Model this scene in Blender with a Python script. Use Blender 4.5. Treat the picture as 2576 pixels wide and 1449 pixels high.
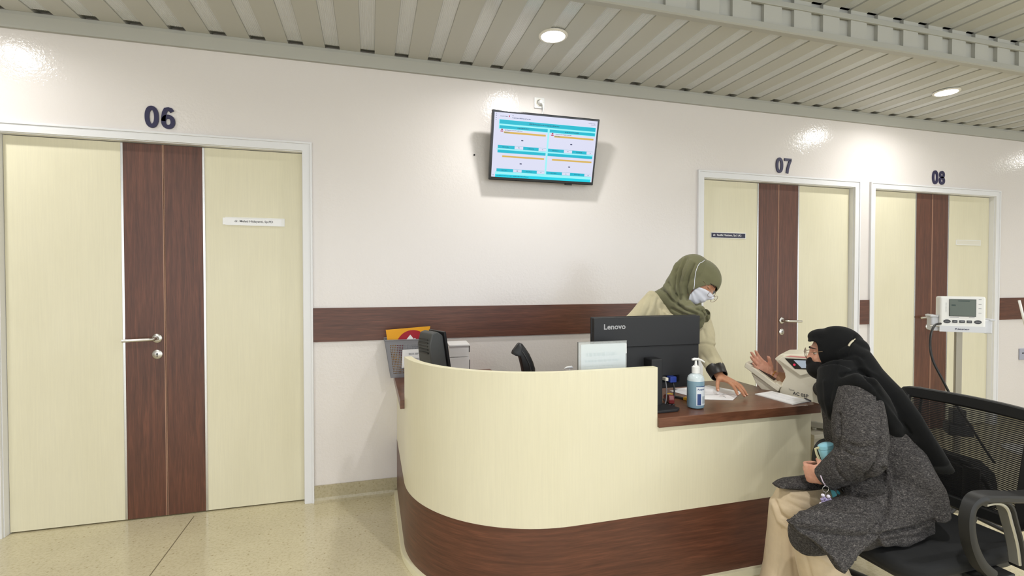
import bpy, bmesh, math, random
import numpy as np
from mathutils import Vector, Matrix
PI = math.pi
random.seed(7); np.random.seed(7)
S = bpy.context.scene
for o in list(bpy.data.objects): bpy.data.objects.remove(o)
COL = S.collection

# ------------------------------------------------------------------ camera
CAM_F, CAM_YAW, CAM_PITCH, CAM_D, CAM_H = 1249.0, 0.278, -0.0182, 3.254, 1.376
cd = bpy.data.cameras.new('camera'); cam = bpy.data.objects.new('camera', cd); COL.objects.link(cam)
cd.sensor_width = 36; cd.lens = CAM_F/2576*36; cd.clip_start = .05
cam.location = (0, -CAM_D, CAM_H)
cam.rotation_euler = (PI/2 + CAM_PITCH, 0, -CAM_YAW)
S.camera = cam
# ------------------------------------------------------------------ world, exposure, lamps
S.view_settings.view_transform = 'Standard'; S.view_settings.look = 'None'
S.view_settings.exposure = -0.10; S.view_settings.gamma = 1; S.view_settings.use_curve_mapping = False
S.cycles.use_denoising = True
S.cycles.max_bounces = 8; S.cycles.diffuse_bounces = 5; S.cycles.glossy_bounces = 4
S.cycles.sample_clamp_indirect = 6
w = bpy.data.worlds.new('world'); S.world = w; w.use_nodes = True
bg = w.node_tree.nodes['Background']; bg.inputs[0].default_value = (.90, .95, 1.0, 1); bg.inputs[1].default_value = 2.75

Z_LOW, Z_HIGH, Y_FASC = 2.765, 2.93, -1.0
LAMPS = [(-2.08, -.57, Z_LOW), (1.01, -.57, Z_LOW), (4.12, -.57, Z_LOW), (7.22, -.57, Z_LOW),
         (-2.08, -2.70, Z_HIGH), (1.01, -2.70, Z_HIGH), (4.12, -2.70, Z_HIGH), (7.22, -2.70, Z_HIGH),
         (-2.08, -4.9, Z_HIGH), (1.01, -4.9, Z_HIGH), (4.12, -4.9, Z_HIGH)]  # rearmost row is unseen, added for general ambient light
def lamp_light(x, y, z, power=26.0, spread=150):
    l = bpy.data.lights.new('downlight_glow', 'AREA'); l.shape = 'DISK'; l.size = .10; l.energy = power
    l.color = (1.0, .99, .975); l.spread = math.radians(spread)
    o = bpy.data.objects.new('downlight_glow', l); COL.objects.link(o); o.location = (x, y, z-.012)
    return o
for (x, y, z) in LAMPS: lamp_light(x, y, z, 7.5 if y > -1 else 22.0, 160 if y > -1 else 150)

# ------------------------------------------------------------------ materials
def lin(c):
    return tuple(((v/255)/12.92 if v/255 <= .04045 else ((v/255+.055)/1.055)**2.4) for v in c) + (1,)
MATS = {}
def mat(name, col, rough=.5, metal=0, spec=.5, emit=0, alpha=1, trans=0, coat=0, ior=None, sheen=0):
    if name in MATS: return MATS[name]
    m = bpy.data.materials.new(name); m.use_nodes = True; b = m.node_tree.nodes['Principled BSDF']
    c = lin(col) if max(col) > 1.001 else tuple(col)+(1,)
    b.inputs['Base Color'].default_value = c; b.inputs['Roughness'].default_value = rough
    b.inputs['Metallic'].default_value = metal; b.inputs['Specular IOR Level'].default_value = spec
    if emit: b.inputs['Emission Color'].default_value = c; b.inputs['Emission Strength'].default_value = emit
    if alpha < 1: b.inputs['Alpha'].default_value = alpha
    if trans: b.inputs['Transmission Weight'].default_value = trans
    if coat: b.inputs['Coat Weight'].default_value = coat
    if sheen: b.inputs['Sheen Weight'].default_value = sheen
    if ior: b.inputs['IOR'].default_value = ior
    MATS[name] = m; return m
def nodes(m):
    nt = m.node_tree; return nt, nt.nodes['Principled BSDF'], nt.nodes, nt.links
def coords(m, scale=(1, 1, 1), kind='Object'):
    nt, b, N, L = nodes(m); t = N.new('ShaderNodeTexCoord'); mp = N.new('ShaderNodeMapping')
    mp.inputs['Scale'].default_value = scale; L.new(t.outputs[kind], mp.inputs[0]); return mp
def noise(m, scale, nscale, detail=4, rough=.5, dist=0, kind='Object'):
    nt, b, N, L = nodes(m); mp = coords(m, scale, kind); n = N.new('ShaderNodeTexNoise')
    n.inputs['Scale'].default_value = nscale; n.inputs['Detail'].default_value = detail
    n.inputs['Roughness'].default_value = rough; n.inputs['Distortion'].default_value = dist
    L.new(mp.outputs[0], n.inputs['Vector']); return n
def ramp(m, src, stops, interp='LINEAR'):
    nt, b, N, L = nodes(m); r = N.new('ShaderNodeValToRGB'); L.new(src, r.inputs[0]); r.color_ramp.interpolation = interp
    e = r.color_ramp.elements
    while len(e) > 1: e.remove(e[-1])
    e[0].position = stops[0][0]; e[0].color = stops[0][1]
    for p, c in stops[1:]:
        x = e.new(p); x.color = c
    return r
def mix(m, a, bb, fac, mode='MIX'):
    nt, b, N, L = nodes(m); x = N.new('ShaderNodeMix'); x.data_type = 'RGBA'; x.blend_type = mode
    for s, v in ((x.inputs[6], a), (x.inputs[7], bb), (x.inputs[0], fac)):
        if hasattr(v, 'is_output'): L.new(v, s)
        else: s.default_value = v
    return x.outputs[2]
def base(m, sock): nt, b, N, L = nodes(m); L.new(sock, b.inputs['Base Color'])
def bump(m, sock, strength=.2, dist=.01):
    nt, b, N, L = nodes(m); bp = N.new('ShaderNodeBump'); bp.inputs['Strength'].default_value = strength
    bp.inputs['Distance'].default_value = dist; L.new(sock, bp.inputs['Height']); L.new(bp.outputs[0], b.inputs['Normal'])

def wood(name, scale, dark=(80, 48, 35), light=(114, 70, 51), rough=.38):
    m = mat(name, light, rough); n = noise(m, scale, 6, 6, .6, .6); n2 = noise(m, tuple(s*3 for s in scale), 9, 3, .5)
    r = ramp(m, n.outputs[0], [(.3, lin(dark)), (.52, lin(tuple((a+b)//2 for a, b in zip(dark, light)))), (.72, lin(light))])
    r2 = ramp(m, n2.outputs[0], [(.35, (.82, .82, .82, 1)), (.65, (1.08, 1.08, 1.08, 1))])
    base(m, mix(m, r.outputs[0], r2.outputs[0], 1.0, 'MULTIPLY')); return m
M_WOODV = wood('dark_wood_laminate_upright', (9, 9, .45))
M_WOODH = wood('dark_wood_laminate_lengthwise', (.5, .5, 9))
M_WORKTOP = wood('worktop_wood_laminate', (.7, 5, 5), (96, 60, 42), (122, 80, 58), .3)
def cream(name, col=(227, 221, 195)):
    m = mat(name, col, .32, spec=.4); n = noise(m, (30, 30, 1.2), 4, 5, .6)
    r = ramp(m, n.outputs[0], [(.3, lin(tuple(int(c*.985) for c in col))), (.7, lin(tuple(min(255, int(c*1.006)) for c in col)))])
    n2 = noise(m, (1, 1, .5), 2.2, 4, .6); r2 = ramp(m, n2.outputs[0], [(.3, (.96, .955, .93, 1)), (.7, (1.02, 1.02, 1.02, 1))])
    base(m, mix(m, r.outputs[0], r2.outputs[0], 1.0, 'MULTIPLY')); return m
M_CREAM = cream('cream_laminate')
M_CREAM_EDGE = mat('cream_edge_band', (238, 232, 200), .4)
# wall: semi gloss paint, rolled texture
M_WALL = mat('white_gloss_wall_paint', (229, 223, 219), .12, spec=.5)
_n = noise(M_WALL, (1, 1, 1), 55, 3, .6, .2); _n2 = noise(M_WALL, (1, 1, 1), 9, 2, .5)
_m = mix(M_WALL, _n.outputs[0], _n2.outputs[0], .45); bump(M_WALL, _m, .22, .012)
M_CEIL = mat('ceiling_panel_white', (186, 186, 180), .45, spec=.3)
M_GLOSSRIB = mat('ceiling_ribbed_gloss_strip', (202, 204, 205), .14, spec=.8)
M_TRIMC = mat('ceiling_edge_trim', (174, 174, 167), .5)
M_ALU = mat('white_aluminium_door_frame', (232, 232, 234), .35, spec=.5)
M_CHROME = mat('polished_steel', (205, 203, 200), .22, metal=1)
M_STEEL = mat('satin_steel', (200, 196, 190), .3, metal=1)
M_BEAD = mat('pale_wood_bead', (170, 130, 108), .5)
M_NAVY = mat('navy_lettering', (38, 34, 72), .4)
M_WHITE = mat('white_plastic', (238, 238, 236), .35)
M_OFFW = mat('warm_white_plastic', (226, 222, 208), .35)
M_BLACK = mat('black_plastic', (22, 22, 24), .4)
M_BLACKG = mat('black_gloss_plastic', (16, 16, 20), .15)
M_DARK = mat('dark_gap', (20, 17, 14), .8)
M_PAPER = mat('white_paper', (244, 244, 246), .7)
M_INK = mat('print_ink', (60, 60, 66), .7)
M_GREYINK = mat('grey_print', (150, 152, 158), .7)
# terrazzo
M_FLOOR = mat('terrazzo_floor', (206, 196, 164), .16, spec=.5)
def terrazzo(m, a, b_, rough=True):
    n = noise(m, (1, 1, 1), 2.0, 4, .6); r = ramp(m, n.outputs[0], [(.3, lin(a)), (.7, lin(b_))])
    nt, b, N, L = nodes(m); mp = coords(m); v = N.new('ShaderNodeTexVoronoi'); v.inputs['Scale'].default_value = 55
    v.inputs['Randomness'].default_value = 1; L.new(mp.outputs[0], v.inputs['Vector'])
    sz = N.new('ShaderNodeTexNoise'); sz.inputs['Scale'].default_value = 30; L.new(mp.outputs[0], sz.inputs['Vector'])
    ad = N.new('ShaderNodeMath'); ad.operation = 'SUBTRACT'; L.new(v.outputs['Distance'], ad.inputs[0]); L.new(sz.outputs[0], ad.inputs[1])
    r2 = ramp(m, ad.outputs[0], [(0, (.66, .60, .5, 1)), (.02, (.7, .64, .55, 1)), (.06, (1, 1, 1, 1))])
    ad.inputs[1].default_value = .5
    n3 = noise(m, (1, 1, 1), 70, 3, .7); r3 = ramp(m, n3.outputs[0], [(.34, (.86, .83, .76, 1)), (.5, (1, 1, 1, 1)), (.68, (1.06, 1.06, 1.05, 1))])
    c = mix(m, r.outputs[0], r3.outputs[0], 1.0, 'MULTIPLY')
    v2 = N.new('ShaderNodeTexVoronoi'); v2.inputs['Scale'].default_value = 26; L.new(mp.outputs[0], v2.inputs['Vector'])
    r4 = ramp(m, v2.outputs['Distance'], [(.0, (.55, .48, .38, 1)), (.09, (.66, .6, .5, 1)), (.15, (1, 1, 1, 1))])
    c = mix(m, c, r4.outputs[0], .75, 'MULTIPLY')
    base(m, c)
terrazzo(M_FLOOR, (196, 186, 156), (212, 203, 172))
M_BASEB = mat('terrazzo_skirting', (176, 166, 138), .3); terrazzo(M_BASEB, (172, 162, 134), (190, 180, 150))

# ------------------------------------------------------------------ mesh helpers
class MB:
    def __init__(s): s.bm = bmesh.new()
    def box(s, x0, x1, y0, y1, z0, z1, M=None):
        r = bmesh.ops.create_cube(s.bm, size=1); vs = r['verts']
        for v in vs:
            v.co = Vector(((x0+x1)/2+v.co.x*(x1-x0), (y0+y1)/2+v.co.y*(y1-y0), (z0+z1)/2+v.co.z*(z1-z0)))
            if M is not None: v.co = M @ v.co
        return s
    def prism(s, poly, a, b, axis='z', M=None):
        # poly of 2D points extruded between a and b along axis; z:(x,y) y:(x,z) x:(y,z)
        def P(p, h):
            v = {'z': (p[0], p[1], h), 'y': (p[0], h, p[1]), 'x': (h, p[0], p[1])}[axis]
            v = Vector(v); return M @ v if M is not None else v
        A = [s.bm.verts.new(P(p, a)) for p in poly]; B = [s.bm.verts.new(P(p, b)) for p in poly]
        n = len(poly)
        s.bm.faces.new(A); s.bm.faces.new(B[::-1])
        for i in range(n): s.bm.faces.new((A[i], B[i], B[(i+1) % n], A[(i+1) % n]))
        return s
    def rings(s, rings, cap=True, closed=True):
        R = [[s.bm.verts.new(Vector(p)) for p in r] for r in rings]; n = len(R[0])
        for a, b in zip(R[:-1], R[1:]):
            for i in range(n if closed else n-1): s.bm.faces.new((a[i], a[(i+1) % n], b[(i+1) % n], b[i]))
        if cap and closed:
            s.bm.faces.new(R[0][::-1]); s.bm.faces.new(R[-1])
        return s
    def tube(s, pts, r, n=10, flat=None, cap=True, up=None):
        pts = [Vector(p) for p in pts]; k = len(pts)
        rr = [r]*k if not isinstance(r, (list, tuple)) else list(r)
        rings = []; u = None
        for i, p in enumerate(pts):
            t = (pts[min(i+1, k-1)]-pts[max(i-1, 0)]).normalized()
            if u is None:
                u = Vector(up) if up is not None else (Vector((0, 0, 1)) if abs(t.z) < .9 else Vector((1, 0, 0)))
            u = (u - t*u.dot(t)).normalized(); v = t.cross(u)
            ra = rr[i]; ru, rv = (ra if isinstance(ra, (list, tuple)) else (ra, ra))
            rings.append([p + u*math.cos(2*PI*j/n)*ru + v*math.sin(2*PI*j/n)*rv for j in range(n)])
        return s.rings(rings, cap)
    def lathe(s, prof, c=(0, 0, 0), n=32, M=None):
        c = Vector(c); rings = []
        for r, z in prof:
            ring = []
            for j in range(n):
                p = Vector((r*math.cos(2*PI*j/n), r*math.sin(2*PI*j/n), z))
                if M is not None: p = M @ p
                ring.append(c+p)
            rings.append(ring)
        return s.rings(rings, True)
    def quad(s, a, b, c, d):
        s.bm.faces.new([s.bm.verts.new(Vector(p)) for p in (a, b, c, d)]); return s
    def ellipsoid(s, c, r, M=None, n=24, m=16):
        c = Vector(c); rings = []
        for i in range(1, m):
            th = PI*i/m; ring = []
            for j in range(n):
                p = Vector((r[0]*math.sin(th)*math.cos(2*PI*j/n), r[1]*math.sin(th)*math.sin(2*PI*j/n), r[2]*math.cos(th)))
                if M is not None: p = M @ p
                ring.append(c+p)
            rings.append(ring)
        return s.rings(rings, True)
    def build(s, name, m, parent=None, smooth=False, bevel=0, seg=2, merge=False):
        if merge: bmesh.ops.remove_doubles(s.bm, verts=s.bm.verts, dist=1e-5)
        bmesh.ops.recalc_face_normals(s.bm, faces=s.bm.faces)
        me = bpy.data.meshes.new(name); s.bm.to_mesh(me); s.bm.free()
        return link(me, name, m, parent, smooth, bevel, seg)
def link(me, name, m, parent=None, smooth=False, bevel=0, seg=2):
    ms = m if isinstance(m, (list, tuple)) else [m]
    for x in ms:
        if x is not None: me.materials.append(x)
    o = bpy.data.objects.new(name, me); COL.objects.link(o)
    if smooth:
        for p in me.polygons: p.use_smooth = True
        if smooth == 'auto':
            me.set_sharp_from_angle(angle=math.radians(38))
    if bevel:
        bv = o.modifiers.new('bevel', 'BEVEL'); bv.width = bevel; bv.segments = seg; bv.limit_method = 'ANGLE'; bv.angle_limit = math.radians(35)
    if parent is not None: adopt(o, parent)
    return o
def world_of(o):
    M = Matrix.LocRotScale(o.location, o.rotation_euler, o.scale)
    return (world_of(o.parent) @ o.matrix_parent_inverse @ M) if o.parent else M
LOCALS = set()
def adopt(o, parent):
    o.parent = parent
    if root_of(parent).name not in LOCALS: o.matrix_parent_inverse = world_of(parent).inverted()
def root_of(o):
    while o.parent: o = o.parent
    return o
def tag(o, label=None, cat=None, group=None, kind=None):
    if label: o['label'] = label
    if cat: o['category'] = cat
    if group: o['group'] = group
    if kind: o['kind'] = kind
    return o
def thing(name, loc, label, cat, group=None, rz=0, local=False, kind=None):
    o = bpy.data.objects.new(name, None); COL.objects.link(o); o.location = loc; o.rotation_euler = (0, 0, rz)
    o.empty_display_size = .1
    if local: LOCALS.add(o.name)
    return tag(o, label, cat, group, kind)
def text(name, s, m, parent, origin, ux, uz, width=None, height=None, depth=.0006, bold=0.0, align='L'):
    """lettering as a mesh lying in the plane of ux (reading direction) and uz (up); origin = lower left (or centre)"""
    c = bpy.data.curves.new(name, 'FONT'); c.body = s; c.size = 1; c.offset = bold; c.extrude = 0; c.resolution_u = 3
    t = bpy.data.objects.new(name+'_tmp', c); COL.objects.link(t)
    dg = bpy.context.evaluated_depsgraph_get(); me = bpy.data.meshes.new_from_object(t.evaluated_get(dg))
    bpy.data.objects.remove(t)
    co = np.array([v.co[:] for v in me.vertices]); mn, mx = co.min(0), co.max(0)
    W, H = mx[0]-mn[0], mx[1]-mn[1]
    sx = width/W if width else height/H; sy = height/H if height else sx
    ux = Vector(ux).normalized(); uz = Vector(uz).normalized(); nn = ux.cross(uz)
    O = Vector(origin); dx = -(mx[0]+mn[0])/2 if align == 'C' else -mn[0]; dz = -(mx[1]+mn[1])/2 if align == 'C' else -mn[1]
    for v in me.vertices:
        v.co = O + ux*((v.co.x+dx)*sx) + uz*((v.co.y+dz)*sy) + nn*depth
    me.materials.clear()
    o = link(me, name, m, parent)
    if depth > .001:
        sd = o.modifiers.new('solid', 'SOLIDIFY'); sd.thickness = depth; sd.offset = -1 
    return o

# ------------------------------------------------------------------ SETTING
X6, X7, X8, LW, BW, FO = -1.880, 2.4447, 4.1567, 1.489, .1965, .0545
ZL, ZF = 2.15, 2.2034
DOORS = [(X6, 'six'), (X7, 'seven'), (X8, 'eight')]
XL, XR, YN = -6.5, 13.0, -9.0
mb = MB(); edges = [XL]
for x, _ in DOORS: edges += [x-.02, x+LW+.02]
edges.append(XR)
for a, b in zip(edges[0::2], edges[1::2]): mb.box(a, b, 0, .18, 0, 2.95)
for x, _ in DOORS: mb.box(x-.02, x+LW+.02, 0, .18, ZL+.02, 2.95)
tag(mb.build('wall_back', M_WALL), kind='structure')
mb = MB(); mb.box(XL, XR, YN, .18, -.06, 0); fl = tag(mb.build('floor', M_FLOOR), kind='structure')
M_JOINT = mat('floor_joint', (120, 108, 84), .6)
mb = MB()
for x in (-.99, -4.2, 5.6): mb.box(x-.0025, x+.0025, YN, -.001, -.02, .0004)
tag(mb.build('trim_1', M_JOINT), kind='structure')
# chair rails and skirtings
SEG = [(-.3365, X7-FO), (X7+LW+FO, X8-FO), (X8+LW+FO, XR), (XL, X6-FO)]
for i, (a, b) in enumerate(SEG):
    mb = MB(); mb.box(a, b, -.012, 0, .989, 1.197); tag(mb.build('trim_%d' % (i+2), M_WOODH, bevel=.001), kind='structure')
    mb = MB(); mb.prism([(0, 0), (-.034, 0), (-.026, .004), (-.016, .012), (-.012, .028), (-.012, .102), (0, .102)], a, b, 'x')
    tag(mb.build(['baseboard_back', 'baseboard_between', 'baseboard_right', 'baseboard_left'][i], M_BASEB), kind='structure')
# ceilings: flat boards with sunk ribbed gloss strips running away from the wall
PITCH, REC, X0R = .2037, .084, -.051
def ribbed(name, z, y0, y1, xa, xb, up=.009, vertical=None, rib=.0014, gm=1):
    bm = bmesh.new(); k0 = int(math.floor((xa-X0R)/PITCH)); k1 = int(math.ceil((xb-X0R)/PITCH))
    prof = []   # (x, height, material of the face that follows)
    for k in range(k0, k1):
        x = X0R+k*PITCH
        prof += [(x, 0, 0), (x, up, 1)]
        nr = 9; wr = REC/nr
        for j in range(nr):
            prof += [(x+wr*(j+.12), up, 1), (x+wr*(j+.30), up-rib, 1), (x+wr*(j+.70), up-rib, 1), (x+wr*(j+.88), up, 1)]
        prof += [(x+REC, up, 0), (x+REC, 0, 0), (x+PITCH, 0, 0)]
    A, B = [], []
    for (x, h, mi) in prof:
        if vertical is None:
            A.append(bm.verts.new((x, y0, z+h))); B.append(bm.verts.new((x, y1, z+h)))
        else:
            A.append(bm.verts.new((x, vertical+h, y0))); B.append(bm.verts.new((x, vertical+h, y1)))
    for i in range(len(prof)-1):
        if (A[i].co-A[i+1].co).length < 1e-6: continue
        f = bm.faces.new((A[i], A[i+1], B[i+1], B[i])); f.material_index = prof[i][2]*gm
    me = bpy.data.meshes.new(name); bm.to_mesh(me); bm.free()
    return tag(link(me, name, [M_CEIL, M_GLOSSRIB]), kind='structure')
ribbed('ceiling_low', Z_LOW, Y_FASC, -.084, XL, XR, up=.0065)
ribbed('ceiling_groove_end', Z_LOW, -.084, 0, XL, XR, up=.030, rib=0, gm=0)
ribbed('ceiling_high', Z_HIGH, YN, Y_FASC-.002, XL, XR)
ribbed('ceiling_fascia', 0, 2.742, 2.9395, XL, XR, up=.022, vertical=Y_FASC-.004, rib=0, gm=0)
mb = MB(); mb.box(XL, XR, YN, .18, 2.97, 3.0); mb.box(XL, XR, Y_FASC+.03, .0, 2.80, 2.81); tag(mb.build('ceiling_slab', M_DARK), kind='structure')
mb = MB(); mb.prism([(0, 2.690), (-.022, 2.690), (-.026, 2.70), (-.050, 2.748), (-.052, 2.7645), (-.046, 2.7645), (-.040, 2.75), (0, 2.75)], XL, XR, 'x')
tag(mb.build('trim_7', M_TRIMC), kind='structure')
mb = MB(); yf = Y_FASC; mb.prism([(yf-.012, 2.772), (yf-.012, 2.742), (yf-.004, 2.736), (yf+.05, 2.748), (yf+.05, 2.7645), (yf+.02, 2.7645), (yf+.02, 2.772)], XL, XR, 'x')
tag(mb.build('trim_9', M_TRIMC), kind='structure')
mb = MB(); mb.box(XL, XR, Y_FASC-.014, Y_FASC, 2.872, 2.902)
tag(mb.build('trim_8', M_TRIMC, bevel=.002), kind='structure')
mb = MB(); mb.box(XL-.1, XL, YN, .18, 0, 3); tag(mb.build('wall_left', M_WALL), kind='structure')
mb = MB(); mb.box(XR, XR+.1, YN, .18, 0, 3); tag(mb.build('wall_right', M_WALL), kind='structure')

# ------------------------------------------------------------------ DOORS
def lever(parent, x, sgn, z=1.036, y=.04):
    """lever handle with round rose; the lever points along sgn"""
    mb = MB(); Mr = Matrix.Rotation(PI/2, 4, 'X')
    mb.lathe([(.0255, 0), (.0255, .006), (.022, .009), (.012, .010), (.0105, .028)], (x, y, z), 28, Mr)
    mb.tube([(x, y-.026, z), (x, y-.044, z), (x+sgn*.006, y-.052, z), (x+sgn*.018, y-.056, z-.001), (x+sgn*.15, y-.056, z-.005)], [.0095, .0095, .0095, .0095, .009], 14)
    h = mb.build('lever_handle', M_STEEL, parent, smooth='auto')
    mb = MB(); mb.lathe([(.0258, 0), (.0258, .006), (.023, .008)], (x, y, z-.092), 28, Mr)
    k = mb.build('keyhole_plate', M_STEEL, parent, smooth='auto')
    mb = MB(); mb.box(x-.0018, x+.0018, y-.0095, y-.0078, z-.108, z-.092); mb.lathe([(.0045, .008), (.0045, .0095)], (x, y, z-.090), 12, Mr)
    mb.build('keyhole', M_DARK, k)
def door(n, x0, lever_side):
    t = thing('door_%d' % n, (x0+LW/2, .06, 0), None, None, kind='structure')
    y = .04; c = x0+LW/2
    mb = MB()
    def U(off_in, off_out, zi, zo, ya, yb):   # an upside-down U, one piece
        xa, xb = x0-off_out, x0+LW+off_out; xc, xd = x0-off_in, x0+LW+off_in
        mb.prism([(xa, 0), (xc, 0), (xc, zi), (xd, zi), (xd, 0), (xb, 0), (xb, zo), (xa, zo)], ya, yb, 'y')
    U(.0, FO-.012, ZL, ZF-.012, -.014, .001)
    U(FO-.012, FO, ZF-.012, ZF, -.020, .0)
    U(-.004, .022, ZL-.004, ZL+.022, .001, .10)
    mb.build('frame', M_ALU, t, bevel=.0015)
    mb = MB(); mb.box(x0, x0+LW, y+.05, y+.055, 0, ZL); mb.build('backing', M_DARK, t)
    for s in (-1, 1):
        lo, hi = (x0+.006, c-.0015) if s < 0 else (c+.0015, x0+LW-.006)
        mb = MB(); mb.box(lo, hi, y, y+.04, .008, ZL-.008); lf = mb.build('leaf', M_CREAM, t)
        a, b = (c-BW, c-.005) if s < 0 else (c+.005, c+BW)
        mb = MB(); mb.box(a, b, y-.0025, y+.002, .008, ZL-.008); mb.build('wood_inlay', M_WOODV, lf)
        sx = c-BW-.012 if s < 0 else c+BW
        mb = MB(); mb.box(sx, sx+.012, y-.004, y+.002, .008, ZL-.008); mb.build('metal_strip', M_CHROME, lf, bevel=.001)
        e = (c-.006, c-.0015) if s < 0 else (c+.0015, c+.004)
        mb = MB(); mb.box(e[0], e[1], y-.004, y+.002, .008, ZL-.008); mb.build('edge_bead', M_BEAD, lf)
        if s == lever_side: lever(lf, c+s*.041, s)
    return t
door(1, X6, -1); door(2, X7, 1); door(3, X8, -1)
# room numbers, stuck on the wall above each door
def stroke(mb, pts, w_, closed=False, d=.008):
    k = len(pts); R = []
    for i, p in enumerate(pts):
        a = pts[(i-1) % k] if closed or i else p; b = pts[(i+1) % k] if closed or i < k-1 else p
        t = Vector((b[0]-a[0], b[1]-a[1])).normalized(); n = Vector((-t.y, t.x))*w_/2
        R.append([(p[0]+n.x, -.0005, p[1]+n.y), (p[0]-n.x, -.0005, p[1]-n.y), (p[0]-n.x, -d, p[1]-n.y), (p[0]+n.x, -d, p[1]+n.y)])
    if closed: R.append(R[0])
    mb.rings(R, not closed)
def number_mesh(s, xa, xb, z0, h):
    mb = MB(); W_ = (xb-xa)/2*.92; gap = (xb-xa)-2*W_; t = .0225
    def el(cx, cz, rx, rz, a0=0, a1=2*PI, n=40, p=.9):
        q = []
        m = n if abs(a1-a0-2*PI) < 1e-6 else n+1
        for i in range(m):
            a = a0+(a1-a0)*i/n; c, s_ = math.cos(a), math.sin(a); q.append((cx+rx*math.copysign(abs(c)**p, c), cz+rz*math.copysign(abs(s_)**p, s_)))
        return q
    for k, ch in enumerate(s):
        x0 = xa+k*(W_+gap); cx = x0+W_/2; rx = W_/2-t/2
        if ch == '0': stroke(mb, el(cx, z0+h/2, rx, h/2-t*.42), t, True)
        if ch == '8': stroke(mb, el(cx, z0+h*.735, rx*.90, h*.265-t*.42), t*.94, True); stroke(mb, el(cx, z0+h*.285, rx, h*.285-t*.42), t, True)
        if ch == '6':
            stroke(mb, el(cx, z0+h*.32, rx, h*.32-t*.42), t, True)
            stroke(mb, [(cx+rx*.86, z0+h*.80), (cx+rx*.55, z0+h*.90), (cx+rx*.08, z0+h-t*.45), (cx-rx*.45, z0+h*.90), (cx-rx*.82, z0+h*.74), (cx-rx*.98, z0+h*.52), (cx-rx, z0+h*.34)], t)
        if ch == '7':
            stroke(mb, [(x0, z0+h-t*.45), (x0+W_, z0+h-t*.45)], t*.9)
            stroke(mb, [(x0+W_-t*.5, z0+h-t*.7), (cx+W_*.14, z0+h*.58), (cx-W_*.02, z0+h*.30), (cx-W_*.10, z0)], t)
    return mb.build('room_number', M_NAVY)
for (s, xa, xb, lab) in (('06', -1.208, -1.060, 'navy number 06 above the large double door at left'),
                    ('07', 3.118, 3.271, 'navy number 07 above the door behind the standing woman'),
                    ('08', 4.830, 4.984, 'navy number 08 above the door behind the seated woman')):
    o = number_mesh(s, xa, xb, 2.226, .119)
    tag(o, lab, 'number', 'room numbers above the doors')

# ------------------------------------------------------------------ RECEPTION COUNTER
CX0, CYF, CXR, RAD = .16, -1.35, 2.05, .65
ZT, TH, ZP, YB = .77, .042, .99, -.745
def path(off=0, y_end=0.0, x_end=CXR, ret=True, n=28):
    """outline of the counter's outer face, moved inwards by off"""
    P = [(CX0+off, y_end), (CX0+off, CYF+RAD)]
    cx, cy, r = CX0+RAD, CYF+RAD, RAD-off
    for i in range(1, n): a = PI+ (PI/2)*i/n; P.append((cx+r*math.cos(a), cy+r*math.sin(a)))
    P += [(cx, CYF+off), (1.205, CYF+off), (x_end-off, CYF+off)]
    if ret: P.append((x_end-off, YB-.06))
    return P
ct = thing('reception_counter', (1.1, -.9, 0), 'curved cream reception counter with dark wood base band and worktop', 'counter')
# cream shell with stepped top
po, pi_ = path(0, -.001), path(.036, -.001)
def shell(mb, po, pi_, z0, zf):
    bm = mb.bm; n = len(po)
    H = [zf(po[i], po[i+1]) for i in range(n-1)]
    V = {}
    def v(side, i, z):
        k = (side, i, round(z, 4))
        if k not in V: p = (po, pi_)[side][i]; V[k] = bm.verts.new((p[0], p[1], z))
        return V[k]
    for i in range(n-1):
        lv = [z0]+([ZT-TH] if H[i] > ZT else [])+[H[i]]
        for za, zb in zip(lv[:-1], lv[1:]):
            bm.faces.new((v(0, i, za), v(0, i+1, za), v(0, i+1, zb), v(0, i, zb)))
            bm.faces.new((v(1, i, zb), v(1, i+1, zb), v(1, i+1, za), v(1, i, za)))
        bm.faces.new((v(0, i, H[i]), v(0, i+1, H[i]), v(1, i+1, H[i]), v(1, i, H[i])))
        bm.faces.new((v(1, i, z0), v(1, i+1, z0), v(0, i+1, z0), v(0, i, z0)))
        hp = H[i-1] if i else None
        if hp is None or hp != H[i]:
            lo, hi = (z0, H[i]) if hp is None else sorted((hp, H[i]))
            bm.faces.new((v(1, i, lo), v(1, i, hi), v(0, i, hi), v(0, i, lo)))
    h = H[-1]; bm.faces.new((v(0, n-1, z0), v(0, n-1, h), v(1, n-1, h), v(1, n-1, z0)))
def hz(a, b):
    my, mx = (a[1]+b[1])/2, (a[0]+b[0])/2
    return ZP if (my < -.74 and mx < 1.205) else ZT-TH
mb = MB(); shell(mb, po, pi_, .34, hz)
for f in mb.bm.faces:   # paler edge banding on the upper rim
    f.normal_update()
    if f.calc_center_median().z > .9885: f.material_index = 1
sh = mb.build('front_panel', [M_CREAM, M_CREAM_EDGE], ct, smooth='auto', merge=True)
mb = MB(); shell(mb, path(-.0012, -.001), path(.034, -.001), .030, lambda a, b: .345); mb.build('base_band', M_WOODH, ct, smooth='auto', merge=True)
mb = MB(); shell(mb, path(-.020, -.035), path(.03, -.035), 0, lambda a, b: .032); mb.build('plinth', M_CREAM_EDGE, ct, smooth='auto', merge=True)
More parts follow.
